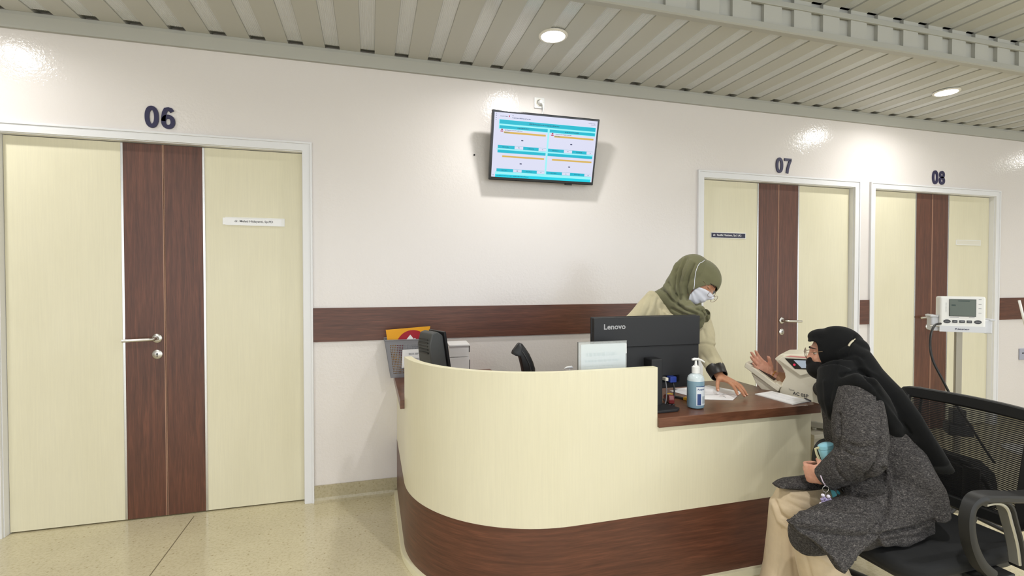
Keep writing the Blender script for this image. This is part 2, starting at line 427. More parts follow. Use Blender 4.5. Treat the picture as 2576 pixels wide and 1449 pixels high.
# worktop
W = [(.140, -.001), (.140, -.7345), (.199, -.7345)]
for i in range(2, 25):
    a = PI+(PI/2)*i/24; r = RAD-.037; W.append((CX0+RAD+r*math.cos(a), CYF+RAD+r*math.sin(a)))
W += [(1.2055, CYF+.037), (1.2055, CYF-.014), (2.095, CYF-.014), (2.095, -.745), (.775, -.745), (.775, -.001)]
mb = MB(); mb.prism(W, ZT-TH, ZT); mb.build('worktop', M_WORKTOP, ct, bevel=.0015)
for q in ((.70, .73, -.70, -.04), (1.30, 1.33, -1.30, -.80)):
    mb = MB(); mb.box(*q, 0, ZT-TH); mb.build('support_panel', M_CREAM, ct)

# ------------------------------------------------------------------ CEILING LAMPS
M_LENS = mat('lamp_lens', (1.0, .985, .95), .4, emit=110)
M_RING = mat('lamp_ring', (235, 232, 224), .4)
LL = ['round downlight in the low ceiling beyond the left edge of the photo', 'bright round downlight in the ceiling above the wall television',
      'bright round downlight in the low ceiling above door 08', 'round downlight in the low ceiling far to the right of door 08']
LL += ['round downlight in the high ceiling behind the camera, %s' % s for s in ('left of the counter', 'in line with the television', 'in line with door 07', 'furthest right')]
LL += ['unseen round downlight added in the rearmost ceiling row, %s' % s for s in ('left end', 'middle', 'right end')]
for (x, y, z), lab in zip(LAMPS, LL):
    t = thing('downlight', (x, y, z), lab, 'ceiling light', 'round downlights in the ceilings')
    mb = MB(); mb.lathe([(.083, .001), (.083, -.004), (.078, -.008), (.068, -.008), (.066, -.003), (.066, .001)], (x, y, z), 40); mb.build('rim', M_RING, t, smooth='auto')
    mb = MB(); mb.lathe([(.066, -.0015), (.062, -.005), (.03, -.0065), (.002, -.007)], (x, y, z), 40); mb.build('lens', M_LENS, t, smooth=True)

# ------------------------------------------------------------------ WALL TELEVISION
tv = thing('wall_television', (1.1225, -.062, 2.030), 'tilted flat wall television with a cyan and white queue display', 'television', local=True)
tv.rotation_euler = (math.radians(14.0), 0, 0)
TW, THT = .372, .437
mb = MB(); mb.box(-TW, TW, -.010, .022, 0, THT); hous = mb.build('housing', M_BLACKG, tv, bevel=.004)
mb = MB(); mb.box(-.27, .27, .022, .048, .05, .36); mb.build('rear_casing', M_BLACK, tv, bevel=.008)
mb = MB(); mb.box(.165, .215, -.008, .008, -.008, .001); mb.build('sensor_bump', M_BLACKG, tv, bevel=.002)
mb = MB(); mb.box(-.10, .10, .048, .075, .10, .30); mb.build('wall_bracket', M_BLACK, tv)
SX0, SX1, SZ0, SZ1 = -TW+.014, TW-.014, .020, THT-.014
def em(name, c, s=1.0):
    m = mat(name, c, .5, spec=.1, emit=s); m.node_tree.nodes['Principled BSDF'].inputs['Base Color'].default_value = (.02, .02, .02, 1); return m
E_W, E_CY, E_CY2, E_LC, E_Y, E_K, E_R, E_T, E_G = em('screen_white', (226, 228, 250)), em('screen_cyan', (0, 190, 214)), em('screen_bright_cyan', (0, 218, 240)), em('screen_pale_cyan', (160, 250, 255)), em('screen_yellow', (222, 182, 84)), em('screen_dark', (50, 56, 96)), em('screen_red', (190, 60, 96)), em('screen_teal_print', (0, 128, 150)), em('screen_grey', (128, 140, 168))
def scr(u0, u1, v0, v1, k):   # rectangle on the screen; v counts down from the top
    x0, x1 = SX0+(SX1-SX0)*u0, SX0+(SX1-SX0)*u1; z1, z0 = SZ1-(SZ1-SZ0)*v0, SZ1-(SZ1-SZ0)*v1; y = -.0104-.00012*k
    return (x0, y, z0), (x1, y, z0), (x1, y, z1), (x0, y, z1)
mb = MB(); mb.quad(*scr(0, 1, 0, 1, 0)); screen = mb.build('screen', E_W, tv)
def layer(name, m, rects, k):
    mb = MB()
    for r in rects: mb.quad(*scr(*r, k))
    return mb.build(name, m, screen)
layer('pale_stripe', E_LC, [(.045, .99, .105, .25), (.035, .99, .55, .57), (.035, .99, .91, 1.0), (.512, .528, .18, .95)], 1)
cy = [(.05, .985, .108, .17), (.052, .510, .195, .24), (.53, .985, .195, .24)]
for u0, u1 in ((.046, .508), (.528, .982)):
    for a, b in ((.497, .548), (.863, .912)): cy.append((u0, u1, a, b))
    cy.append((u0, u1, .570, .615))
layer('cyan_stripe', E_CY, cy, 2)
layer('footer_bar', E_CY2, [(.036, .985, .955, 1.0)], 2)
yb = [(.095, .495, .284, .312), (.578, .975, .284, .312), (.092, .497, .656, .682), (.575, .978, .656, .682)]
layer('yellow_stripe', E_Y, yb, 2)
wh = []
for o_ in (0, .482):
    for a, b in ((.500, .545), (.866, .909)): wh += [(.205+o_, .287+o_, a, b), (.436+o_, .510+o_, a, b)]
layer('counter_box_stripe', E_W, wh, 3)
layer('dash_lettering', E_K, [(.263, .283, .397, .413), (.744, .764, .397, .413), (.263, .283, .763, .778), (.744, .764, .763, .778)], 3)
tick = []
def squig(u0, u1, v, h, n):
    r = random.Random(int(u0*1e4)+int(v*1e3)); x = u0
    while x < u1:
        w_ = .006+r.random()*.010; tick.append((x, min(x+w_, u1), v-h*(.4+.6*r.random())/2, v+h*(.5+.5*r.random())/2)); x += w_+.003
squig(.055, .125, .055, .016, 9); squig(.165, .18, .035, .01, 3); squig(.165, .34, .068, .018, 20); squig(.105, .27, .262, .012, 20); squig(.59, .75, .262, .012, 20)
squig(.91, .98, .045, .01, 6); squig(.935, .98, .066, .01, 6)
for v in (.02, .05, .085, .115, .97): squig(.012, .022, v, .012, 1)
for o_ in (0, .482):
    for v in (.522, .887): squig(.238+o_, .252+o_, v, .016, 2); squig(.47+o_, .482+o_, v, .016, 2)
layer('small_lettering', E_G, tick, 4); tick = []
squig(.33, .62, .139, .024, 30); squig(.22, .33, .217, .018, 20); squig(.68, .82, .217, .018, 20); squig(.05, .36, .975, .014, 30)
for o_ in (0, .482):
    for v in (.522, .887): squig(.09+o_, .15+o_, v, .014, 8); squig(.33+o_, .39+o_, v, .014, 8)
squig(.10, .15, .298, .012, 8); squig(.583, .635, .298, .012, 8)
layer('heading_lettering', E_T, tick, 4)
layer('red_logo', E_R, [(.069, .084, .245, .268), (.063, .088, .275, .29), (.552, .567, .245, .268), (.546, .571, .275, .29), (.135, .143, .035, .06)], 4)
# socket and plug above the television
so = thing('wall_socket', (1.122, -.001, 2.583), 'white wall socket with a plug above the television', 'socket')
mb = MB(); mb.box(1.085, 1.160, -.010, -.001, 2.546, 2.621); mb.build('face_plate', M_WHITE, so, bevel=.006, seg=3)
mb = MB(); mb.lathe([(.026, .0), (.026, .003), (.021, .003), (.021, -.001)], (1.124, -.010, 2.585), 28, Matrix.Rotation(PI/2, 4, 'X')); mb.build('socket_ring', M_OFFW, so, smooth='auto')
pl = thing('power_plug', (1.126, -.012, 2.583), 'white plug and cable in the socket above the television', 'plug')
mb = MB(); mb.lathe([(.018, 0), (.018, .018), (.013, .030), (.004, .034)], (1.126, -.0105, 2.583), 20, Matrix.Rotation(PI/2, 4, 'X')); mb.build('plug_body', M_WHITE, pl, smooth='auto')
mb = MB(); mb.tube([(1.126, -.038, 2.580), (1.132, -.046, 2.566), (1.140, -.042, 2.545), (1.139, -.034, 2.52), (1.134, -.028, 2.49), (1.13, -.026, 2.46), (1.13, -.022, 2.40)], .0048, 8); mb.build('cable', M_WHITE, pl, smooth=True)
mb = MB(); mb.lathe([(.006, -.001), (.006, .004), (.003, .005)], (.668, 0, 2.199), 12, Matrix.Rotation(PI/2, 4, 'X'))
tag(mb.build('nail_hole', M_DARK), 'small dark nail hole in the wall left of the television', 'nail hole')  # dark stud standing in for a nail hole

# ------------------------------------------------------------------ NAME PLATES
def plate(x0, x1, z0, z1, face, lab, txt=None, tm=None, tw=0, th=0, tx=0, slip=0):
    t = thing('name_plate', ((x0+x1)/2, .0375, z0), lab, 'name plate', 'door name plates')
    y = .0400
    mb = MB(); mb.box(x0, x1, y-.004, y-.0001, z0, z1); mb.build('holder', M_WHITE, t, bevel=.0008)
    mb = MB(); mb.box(x0+.004, x1-.004, y-.0075, y-.0038, z0, z0+.005); mb.box(x0+.004, x1-.004, y-.0075, y-.0038, z1-.005, z1); mb.build('rail', M_WHITE, t, bevel=.0006)
    mb = MB(); mb.box(x0+.005-slip, x1-.008-slip*.5, y-.0056, y-.0045, z0+.004, z1-.004); ins = mb.build('insert', face, t)
    if txt: text('lettering', txt, tm, ins, (tx, y-.0056, (z0+z1)/2), (1, 0, 0), (0, 0, 1), tw, th, .0004, .015, 'C')
plate(-.822, -.499, 1.694, 1.742, M_PAPER, 'white name plate with black text on the right leaf of door 06', 'dr. Melati Hidayanti, Sp.PD', M_INK, .208, .0165, -.668, .018)
plate(2.545, 2.872, 1.694, 1.740, mat('navy_plate', (34, 32, 62), .4), 'navy name plate with white text on the left leaf of door 07', 'dr. Taufik Mesiano, Sp.S (K)', M_PAPER, .262, .020, 2.695)
plate(5.205, 5.527, 1.690, 1.738, M_OFFW, 'blank cream name plate on the right leaf of door 08')

# ------------------------------------------------------------------ THINGS ON THE COUNTER
WT = ZT+.0005
# all-in-one computer seen from behind
pc = thing('desktop_monitor', (1.30, -1.15, WT), 'large black computer monitor seen from behind beside the standing woman', 'monitor')
M_PC = mat('matt_black_casing', (34, 35, 38), .55)
def slab(mb, x0, x1, z0, z1, ya, yb): return mb.box(x0, x1, ya, yb, z0, z1)
mb = MB(); slab(mb, 1.000, 1.574, 1.052, 1.194, -1.142, -1.112); slab(mb, 1.000, 1.574, .842, 1.053, -1.134, -1.112); mb.build('rear_cover', M_PC, pc, bevel=.003)
mb = MB(); slab(mb, .998, 1.576, .840, 1.197, -1.112, -1.102); mb.build('bezel', M_BLACK, pc, bevel=.003)
mb = MB(); mb.quad((1.565, -1.1012, .86), (1.01, -1.1012, .86), (1.01, -1.1012, 1.185), (1.565, -1.1012, 1.185)); mb.build('screen', em('desktop_screen', (120, 150, 200), .8), pc)
text('lettering', 'Lenovo', mat('grey_logo', (172, 172, 174), .4), pc, (1.050, -1.1424, 1.1385), (1, 0, 0), (0, 0, 1), .112, .026, .0005, .02)
mb = MB(); mb.box(1.265, 1.325, -1.205, -1.136, .775, 1.00); mb.build('stand_neck', M_PC, pc, bevel=.006)
mb = MB(); mb.prism([(1.17, -1.02), (1.18, -1.30), (1.345, -1.295), (1.372, -1.27), (1.30, -1.02)], WT, WT+.012); mb.build('stand_foot', M_PC, pc, bevel=.003)
mb = MB(); mb.box(1.35, 1.46, -1.139, -1.133, .872, .905); mb.build('port_panel', M_BLACKG, pc)
M_BLUEP = mat('blue_plug_plastic', (44, 66, 150), .4)
def cable(name, pts, r, m, lab, grp=None, plug=None, pm=None):
    t = thing(name, pts[-1], lab, 'cable', grp)
    k = len(pts); P = []
    for i in range(k-1):     # Catmull-Rom
        p0, p1, p2, p3 = [Vector(pts[max(0, min(k-1, i+j))]) for j in (-1, 0, 1, 2)]
        for s_ in range(6):
            u = s_/6; P.append(.5*((2*p1)+(-p0+p2)*u+(2*p0-5*p1+4*p2-p3)*u*u+(-p0+3*p1-3*p2+p3)*u**3))
    P.append(Vector(pts[-1]))
    mb = MB(); mb.tube(P, r, 8); mb.build('cord', m, t, smooth=True)
    if plug: mb = MB(); mb.box(*plug); mb.build('plug', pm or m, t, bevel=.002)
    return t
cable('monitor_cable', [(1.405, -1.150, .885), (1.405, -1.175, .86), (1.40, -1.185, .81), (1.385, -1.19, .777), (1.36, -1.235, .7765)], .004, M_BLACK, 'black video cable with a blue plug at the back of the monitor', 'cables behind the monitor', (1.388, 1.422, -1.172, -1.139, .876, .904), M_BLUEP)
cable('monitor_cable', [(1.372, -1.150, .893), (1.368, -1.17, .85), (1.36, -1.18, .80), (1.35, -1.185, .7765), (1.33, -1.22, .7765)], .003, mat('grey_cable', (120, 120, 124), .5), 'thin grey cable with a pale plug left of the blue plug', 'cables behind the monitor', (1.364, 1.380, -1.168, -1.139, .884, .900), M_OFFW)
# stapler in front of the monitor stand
st = thing('stapler', (1.40, -1.14, WT), 'red and black stapler between the monitor stand and the sanitizer bottle', 'stapler', rz=math.radians(70), local=True)
mb = MB(); mb.box(-.06, .06, -.016, .016, 0, .008); mb.build('stapler_base', M_BLACK, st, bevel=.003)
mb = MB(); mb.prism([(-.06, .010), (.055, .012), (.060, .022), (.03, .036), (-.05, .050), (-.062, .03)], -.013, .013, 'y'); mb.build('stapler_arm', mat('dark_red_plastic', (110, 28, 30), .35), st, bevel=.003)
cu = thing('box_cutter', (1.50, -1.08, WT), 'yellow and black box cutter lying behind the sanitizer bottle', 'cutter', rz=math.radians(-70), local=True)
M_YEL = mat('yellow_plastic', (222, 172, 40), .4)
mb = MB(); mb.box(-.07, .07, -.010, .010, .001, .012); mb.build('cutter_body', M_BLACK, cu, bevel=.003)
for x in (-.055, .045): mb = MB(); mb.box(x-.014, x+.014, -.0125, .0125, 0, .016); mb.build('cutter_grip', M_YEL, cu, bevel=.004)
mb = MB(); mb.box(-.03, .03, -.003, .003, .012, .0135); mb.build('cutter_rail', M_STEEL, cu)
# hand sanitizer
hb = thing('sanitizer_bottle', (1.472, -1.250, WT), 'pump bottle of pale blue hand sanitizer on the worktop corner by the monitor', 'bottle', local=True)
M_GEL = mat('pale_blue_gel', (128, 160, 178), .12, spec=.5); M_CLEAR = mat('clear_bottle_plastic', (206, 218, 222), .12)
mb = MB(); mb.lathe([(.030, 0), (.037, .004), (.0395, .012), (.0395, .1285)], n=40); mb.build('gel_filled_body', M_GEL, hb, smooth='auto')
mb = MB(); mb.lathe([(.0393, .1285), (.0385, .138), (.034, .150), (.024, .158), (.0165, .161), (.0165, .164)], n=40); mb.build('bottle_shoulder', M_CLEAR, hb, smooth='auto')
mb = MB(); mb.lathe([(.0185, .1635), (.0185, .192), (.015, .194), (.012, .198), (.008, .199), (.006, .207), (.005, .222), (.008, .223)], n=28); mb.build('pump_collar', M_WHITE, hb, smooth='auto')
mb = MB(); mb.tube([(-.018, .004, .2255), (-.006, .001, .229), (.010, -.002, .228), (.028, -.006, .222), (.041, -.009, .213)], [(.0045, .009), (.006, .011), (.006, .008), (.0045, .005), (.003, .0035)], 12); mb.build('pump_nozzle', M_WHITE, hb, smooth='auto')
def wrap(name, r, a0, a1, z0, z1, m, par, n=14):
    mb = MB(); A = []
    for i in range(n+1):
        a = a0+(a1-a0)*i/n; A.append((r*math.cos(a), r*math.sin(a)))
    for i in range(n): mb.quad((*A[i], z0), (*A[i+1], z0), (*A[i+1], z1), (*A[i], z1))
    return mb.build(name, m, par, smooth=True)
AL = math.radians
lb = wrap('label', .0399, AL(-122), AL(-32), .018, .104, mat('label_white', (222, 230, 238), .4), hb)
M_LBL = mat('label_blue', (40, 66, 124), .4)
wrap('label_stripe', .0401, AL(-122), AL(-32), .104, .1075, M_LBL, lb); wrap('label_panel', .0401, AL(-115), AL(-90), .020, .072, M_LBL, lb)
wrap('label_small_print', .0401, AL(-80), AL(-45), .026, .060, mat('label_grey', (176, 188, 196), .4), lb)
tx = text('lettering', 'Aseptic', M_LBL, lb, (0, 0, 0), (1, 0, 0), (0, 0, 1), .040, .0105, 0, .02, 'L')
for v in tx.data.vertices:
    a = AL(-116)+v.co.x/.0399; v.co = Vector((.0402*math.cos(a), .0402*math.sin(a), .0865+v.co.z))
# small pump nozzle just over the rim
sb = thing('soap_bottle', (.945, -.98, WT+.018), 'white pump head just showing over the counter rim', 'bottle', local=True)
mb = MB(); mb.lathe([(.025, 0), (.028, .006), (.028, .08), (.012, .098), (.012, .105)], n=28); mb.build('bottle_body', M_WHITE, sb, smooth='auto')
mb = MB(); mb.lathe([(.014, .104), (.014, .120), (.004, .124), (.004, .143)], n=20); mb.tube([(-.030, -.004, .146), (-.016, 0, .150), (.010, 0, .151), (.016, 0, .148)], [.0025, .005, .0075, .004], 12); mb.build('pump_head', M_WHITE, sb, smooth='auto')
# acrylic sign holder with a printed sheet
ac = thing('acrylic_sign_holder', (.99, -1.24, WT), 'clear acrylic stand holding a white printed sheet in front of the monitor', 'sign holder', rz=0, local=True)
M_ACR = mat('clear_acrylic', (235, 240, 240), .05, alpha=.22)
mb = MB(); mb.box(-.112, .124, -.002, .001, 0, .326); mb.box(-.112, .124, .004, .007, 0, .326); mb.box(-.112, .124, -.045, .06, 0, .003); mb.build('holder', M_ACR, ac)
mb = MB(); mb.box(-.1135, -.1110, -.003, .008, 0, .327); mb.box(-.1135, .125, -.003, .008, .326, .3272); mb.build('holder_edge', mat('acrylic_edge', (150, 152, 150), .2), ac)
mb = MB(); mb.box(-.098, .120, .0015, .0035, .006, .316); pp = mb.build('sheet', mat('sheet_white', (226, 234, 238), .5), ac)
mb = MB(); mb.prism([(.120, .316), (.1245, .312), (.1255, .27), (.121, .268)], .0008, .0014, 'y'); mb.build('sheet_corner', M_PAPER, ac)
M_FAINT = mat('faint_print', (206, 218, 224), .6)
mb = MB(); r_ = random.Random(3)
for z, h, a, b in ((.262, .016, -.075, .075), (.236, .010, -.08, .09), (.216, .004, -.08, .08), (.2, .004, -.08, .07), (.184, .006, -.06, .04), (.17, .004, -.08, .08), (.15, .004, -.07, .08), (.13, .004, -.07, .06)):
    x = a
    while x < b: w_ = .006+r_.random()*.02; mb.quad((x, .0013, z), (min(x+w_, b), .0013, z), (min(x+w_, b), .0013, z+h), (x, .0013, z+h)); x += w_+.004
mb.build('print', M_FAINT, pp)
# barcode scanner
bs = thing('barcode_scanner', (.755, -.88, WT), 'black handheld scanner standing upright behind the curved counter rim', 'scanner')
def profile_y(mb, pts, y0, y1, inset=.0):
    n = len(pts); c = (sum(p[0] for p in pts)/n, sum(p[1] for p in pts)/n)
    sh = [(c[0]+(p[0]-c[0])*(1-inset), c[1]+(p[1]-c[1])*(1-inset)) for p in pts]; d = (y1-y0)*.22
    mb.rings([[(p[0], y, p[1]) for p in q] for y, q in ((y0, sh), (y0+d, pts), (y1-d, pts), (y1, sh))])
SC = [(.676, 1.003), (.680, 1.018), (.697, 1.040), (.708, 1.054), (.717, 1.057), (.727, 1.053), (.745, 1.030), (.765, 1.0), (.784, .960), (.795, .925), (.797, .86), (.792, .80), (.742, .80), (.738, .87), (.727, .930), (.716, .975), (.708, .998), (.695, 1.000)]
mb = MB(); profile_y(mb, SC, -.905, -.855, .22); mb.build('scanner_body', M_BLACK, bs, smooth='auto', bevel=.002)
mb = MB(); mb.tube([(.722, -.907, 1.020), (.740, -.9075, .99), (.758, -.9075, .955), (.772, -.9065, .905), (.777, -.905, .86)], [(.002, .0026)]*5, 8); mb.build('grip_seam', mat('dark_grey_plastic', (70, 70, 72), .4), bs, smooth=True)
mb = MB(); mb.lathe([(.05, 0), (.052, .006), (.046, .014), (.034, .03), (.032, .05)], (.768, -.88, WT), 28); mb.build('cradle', M_BLACK, bs, smooth='auto')
# papers under the standing woman's hand
def sheet(name, pts, m, par, z, th=.0006):
    mb = MB(); mb.prism(pts, z, z+th); return mb.build(name, m, par)
p1 = thing('paper_sheets', (1.75, -1.0, WT), 'white printed sheets under the standing woman\'s hand', 'paper')
sheet('lower_sheet', [(1.555, -.915), (1.60, -1.125), (1.735, -1.185), (1.900, -1.055), (1.80, -.90)], M_PAPER, p1, WT, .0012)
us = sheet('upper_sheet', [(1.60, -.885), (1.640, -1.045), (1.862, -1.085), (1.905, -1.035), (1.845, -.86)], M_PAPER, p1, WT+.0016)
mb = MB()
def onz(mb, x, y, dx, dy, w, z):   # thin printed stroke lying flat
    d = Vector((dx, dy, 0)); n = Vector((-dy, dx, 0)).normalized()*w/2; a = Vector((x, y, z)); b = a+d
    mb.quad(a-n, b-n, b+n, a+n)
for i in range(5): onz(mb, 1.66+.012*i, -1.0+.018*i, .05, -.018, .0012, WT+.0025)
onz(mb, 1.745, -1.055, .035, -.012, .004, WT+.0025); onz(mb, 1.765, -1.045, .03, -.01, .003, WT+.0025); onz(mb, 1.66, -1.052, .19, -.033, .0016, WT+.0025)
onz(mb, 1.80, -1.06, .02, -.02, .0015, WT+.0025); onz(mb, 1.74, -1.128, .006, .028, .005, WT+.0016)
mb.build('print', M_GREYINK, p1)
p2 = thing('clipboard', (2.02, -1.21, WT), 'white sheet on a thin board at the right end of the worktop', 'clipboard')
sheet('board', [(1.934, -1.112), (2.072, -1.082), (2.092, -1.31), (1.950, -1.342)], M_WHITE, p2, WT, .004)
sheet('sheet', [(1.942, -1.114), (2.066, -1.088), (2.084, -1.302), (1.957, -1.330)], M_PAPER, p2, WT+.0045)
mb = MB()
for i in range(7): onz(mb, 1.965+.003*i, -1.14-.021*i, .085, .018, .0018, WT+.0055)
mb.build('print', mat('pale_print', (196, 204, 216), .7), p2)
pn = thing('pen', (2.075, -1.305, WT+.006), 'short dark pen on the front corner of the clipboard sheet', 'pen', rz=AL(70), local=True)
mb = MB(); mb.tube([(-.030, 0, .004), (.02, 0, .004), (.028, 0, .004), (.034, 0, .003)], [.0035, .0035, .0028, .0008], 10); mb.build('barrel', M_INK, pn, smooth='auto')

# ------------------------------------------------------------------ LEFT WING OF THE COUNTER
# perforated basket
bk = thing('plastic_basket', (.215, -.085, WT), 'grey perforated plastic basket on the left wing against the wall', 'basket', local=True)
M_GREYP = mat('grey_plastic', (134, 134, 140), .45)
def perf_panel(mb, P, nx, nz, mx0, mx1, mz0, mz1, hole, th, nrm):
    """panel with square holes: P(u,v)->Vector, u,v in 0..1, built as a lattice"""
    xs = [0.0]; 
    for i in range(nx):
        a = mx0+(1-mx0-mx1)*(i+.5)/nx; h = (1-mx0-mx1)/nx*hole/2; xs += [a-h, a+h]
    xs.append(1.0); zs = [0.0]
    for i in range(nz):
        a = mz0+(1-mz0-mz1)*(i+.5)/nz; h = (1-mz0-mz1)/nz*hole/2; zs += [a-h, a+h]
    zs.append(1.0); off = Vector(nrm)*th; bm = mb.bm; V = {}
    def v(i, j, s):
        k = (i, j, s)
        if k not in V: V[k] = bm.verts.new(P(xs[i], zs[j])+(off if s else Vector((0, 0, 0))))
        return V[k]
    def solid(i, j):
        if i < 0 or j < 0 or i >= len(xs)-1 or j >= len(zs)-1: return False
        return not (i % 2 == 1 and j % 2 == 1)
    for i in range(len(xs)-1):
        for j in range(len(zs)-1):
            if not solid(i, j): continue
            bm.faces.new((v(i, j, 0), v(i+1, j, 0), v(i+1, j+1, 0), v(i, j+1, 0))); bm.faces.new((v(i, j+1, 1), v(i+1, j+1, 1), v(i+1, j, 1), v(i, j, 1)))
            for (di, dj, a, b) in ((-1, 0, (i, j), (i, j+1)), (1, 0, (i+1, j+1), (i+1, j)), (0, -1, (i+1, j), (i, j)), (0, 1, (i, j+1), (i+1, j+1))):
                if not solid(i+di, j+dj): bm.faces.new((v(*a, 0), v(*b, 0), v(*b, 1), v(*a, 1)))
def lerp4(a, b, c, d): return lambda u, v: (Vector(a)*(1-u)*(1-v)+Vector(b)*u*(1-v)+Vector(c)*u*v+Vector(d)*(1-u)*v)
bA, bB, tA, tB, H_ = (-.098, -.060), (.112, .058), (-.134, -.070), (.150, .070), .232
mb = MB(); perf_panel(mb, lerp4((bA[0], bA[1], 0), (bB[0], bA[1], 0), (tB[0], tA[1], H_), (tA[0], tA[1], H_)), 22, 17, .09, .09, .10, .12, .55, .002, (0, 1, 0)); mb.build('front_panel', M_GREYP, bk)
mb = MB(); perf_panel(mb, lerp4((bB[0], bB[1], 0), (bA[0], bB[1], 0), (tA[0], tB[1], H_), (tB[0], tB[1], H_)), 22, 17, .09, .09, .10, .12, .55, .002, (0, -1, 0)); mb.build('back_panel', M_GREYP, bk)
mb = MB(); perf_panel(mb, lerp4((bA[0], bB[1], 0), (bA[0], bA[1], 0), (tA[0], tA[1], H_), (tA[0], tB[1], H_)), 9, 17, .12, .12, .10, .12, .55, .002, (1, 0, 0)); mb.build('side_panel', M_GREYP, bk)
mb = MB(); perf_panel(mb, lerp4((bB[0], bA[1], 0), (bB[0], bB[1], 0), (tB[0], tB[1], H_), (tB[0], tA[1], H_)), 9, 17, .12, .12, .10, .12, .55, .002, (-1, 0, 0)); mb.build('side_panel', M_GREYP, bk)
mb = MB(); mb.box(bA[0], bB[0], bA[1], bB[1], 0, .003); mb.build('bottom', M_GREYP, bk)
mb = MB(); mb.tube([(tA[0], tA[1], H_), (tB[0], tA[1], H_), (tB[0], tB[1], H_), (tA[0], tB[1], H_), (tA[0], tA[1]+.001, H_)], .0038, 8); mb.build('rim', M_GREYP, bk, smooth='auto')
lbw = [(-.032, -.0655, .060), (.104, -.0655, .066), (.106, -.0745, .176), (-.028, -.0745, .172)]
mb = MB(); mb.quad(*lbw); lab = mb.build('paper_label', M_PAPER, bk)
text('lettering', 'BOX SEP', M_GREYINK, lab, (.040, -.0750, .146), (1, 0, .01), (0, -.08, 1), .060, .011, .0004, .03, 'C')
text('lettering', 'RAWAT JALAN', M_GREYINK, lab, (.040, -.0730, .114), (1, 0, .01), (0, -.08, 1), .112, .013, .0004, .03, 'C')
fo = thing('folder', (.215, -.09, WT+.02), 'yellow folder with a red disc standing in the grey basket', 'folder', local=True)
M_FOLD = mat('yellow_folder', (238, 168, 30), .5)
def fy(z): return -.034-(z)*.10
mb = MB(); mb.bm.faces.ensure_lookup_table()
fc = [(-.088, .0), (.100, .0), (.142, .292), (-.126, .276)]
mb.rings([[(p[0], fy(p[1]), p[1]) for p in fc], [(p[0], fy(p[1])+.006, p[1]) for p in fc]]); fld = mb.build('cover', M_FOLD, fo)
mb = MB(); cx_, cz_, r0 = .035, .175, .098; v0 = []
for i in range(48):
    a = 2*PI*i/48; v0.append((cx_+r0*math.cos(a), cz_+r0*.98*math.sin(a)))
mb.bm.faces.new([mb.bm.verts.new((p[0], fy(p[1])-.0008, p[1])) for p in v0]); mb.build('red_disc', mat('folder_red', (170, 30, 48), .5), fld)
mb = MB(); pk = [(-.020, .16), (-.010, .205), (.020, .243), (.042, .215), (.048, .222), (.062, .206), (.095, .212), (.115, .20), (.10, .12), (-.01, .12)]
mb.bm.faces.new([mb.bm.verts.new((p[0], fy(p[1])-.0014, p[1])) for p in pk]); mb.build('white_peaks', M_PAPER, fld)
# small terminal seen from behind
tm = thing('customer_display', (.366, -.50, WT), 'black countertop terminal leaning back beside the grey basket', 'terminal', rz=AL(-68), local=True)
M_TB = mat('charcoal_plastic', (74, 76, 76), .5)
TP = [(-.105, .0), (-.055, .0), (-.020, .10), (-.075, .335), (-.098, .345), (-.150, .30), (-.165, .12)]   # side profile (depth, height)
mb = MB(); TP2 = [(-.030, .02), (.028, .02), (-.016, .300), (-.052, .322), (-.082, .312), (-.098, .25), (-.086, .14)]
def prx(mb, pts, x0, x1): mb.prism([(p[0], p[1]) for p in pts], x0, x1, 'x')
prx(mb, TP2, -.070, .070); bd = mb.build('rear_housing', M_TB, tm, bevel=.006)
mb = MB(); prx(mb, [(.030, .012), (.044, .014), (-.006, .322), (-.020, .320)], -.085, .085); mb.build('screen_bezel', M_BLACK, tm, bevel=.003)
mb = MB()
for i in range(5): mb.box(-.05, .05, -.1, -.098+.004*i, .275-.018*i, .282-.018*i)
mb.build('vent_slots', M_BLACK, bd)
mb = MB(); mb.lathe([(.085, 0), (.085, .008), (.03, .016), (.025, .06)], (-.0, 0, 0), 32); mb.build('base', M_BLACK, tm, smooth='auto')
# white carton
bx = thing('open_carton', (.51, -.25, WT), 'small white open carton on the left wing beside the terminal', 'box')
M_CARD = mat('white_card', (226, 224, 224), .6)
mb = MB(); mb.box(.450, .572, -.31, -.20, WT, .905); mb.build('carton_body', M_CARD, bx, bevel=.001)
mb = MB(); mb.box(.452, .570, -.308, -.306, .909, .972); mb.box(.452, .570, -.22, -.218, .909, .975); mb.box(.452, .454, -.306, -.22, .909, .972); mb.build('carton_inner_tray', M_CARD, bx)
mb = MB(); mb.box(.453, .571, -.30, -.205, .968, .974); mb.box(.571, .575, -.31, -.20, .935, .972); mb.box(.572, .576, -.31, -.20, WT+.004, .888); mb.build('black_lining', M_BLACK, bx)
mb = MB(); mb.prism([(-.325, .975), (-.325, .983), (-.215, .993), (-.215, .985)], .448, .572, 'x'); mb.build('lid', M_CARD, bx)

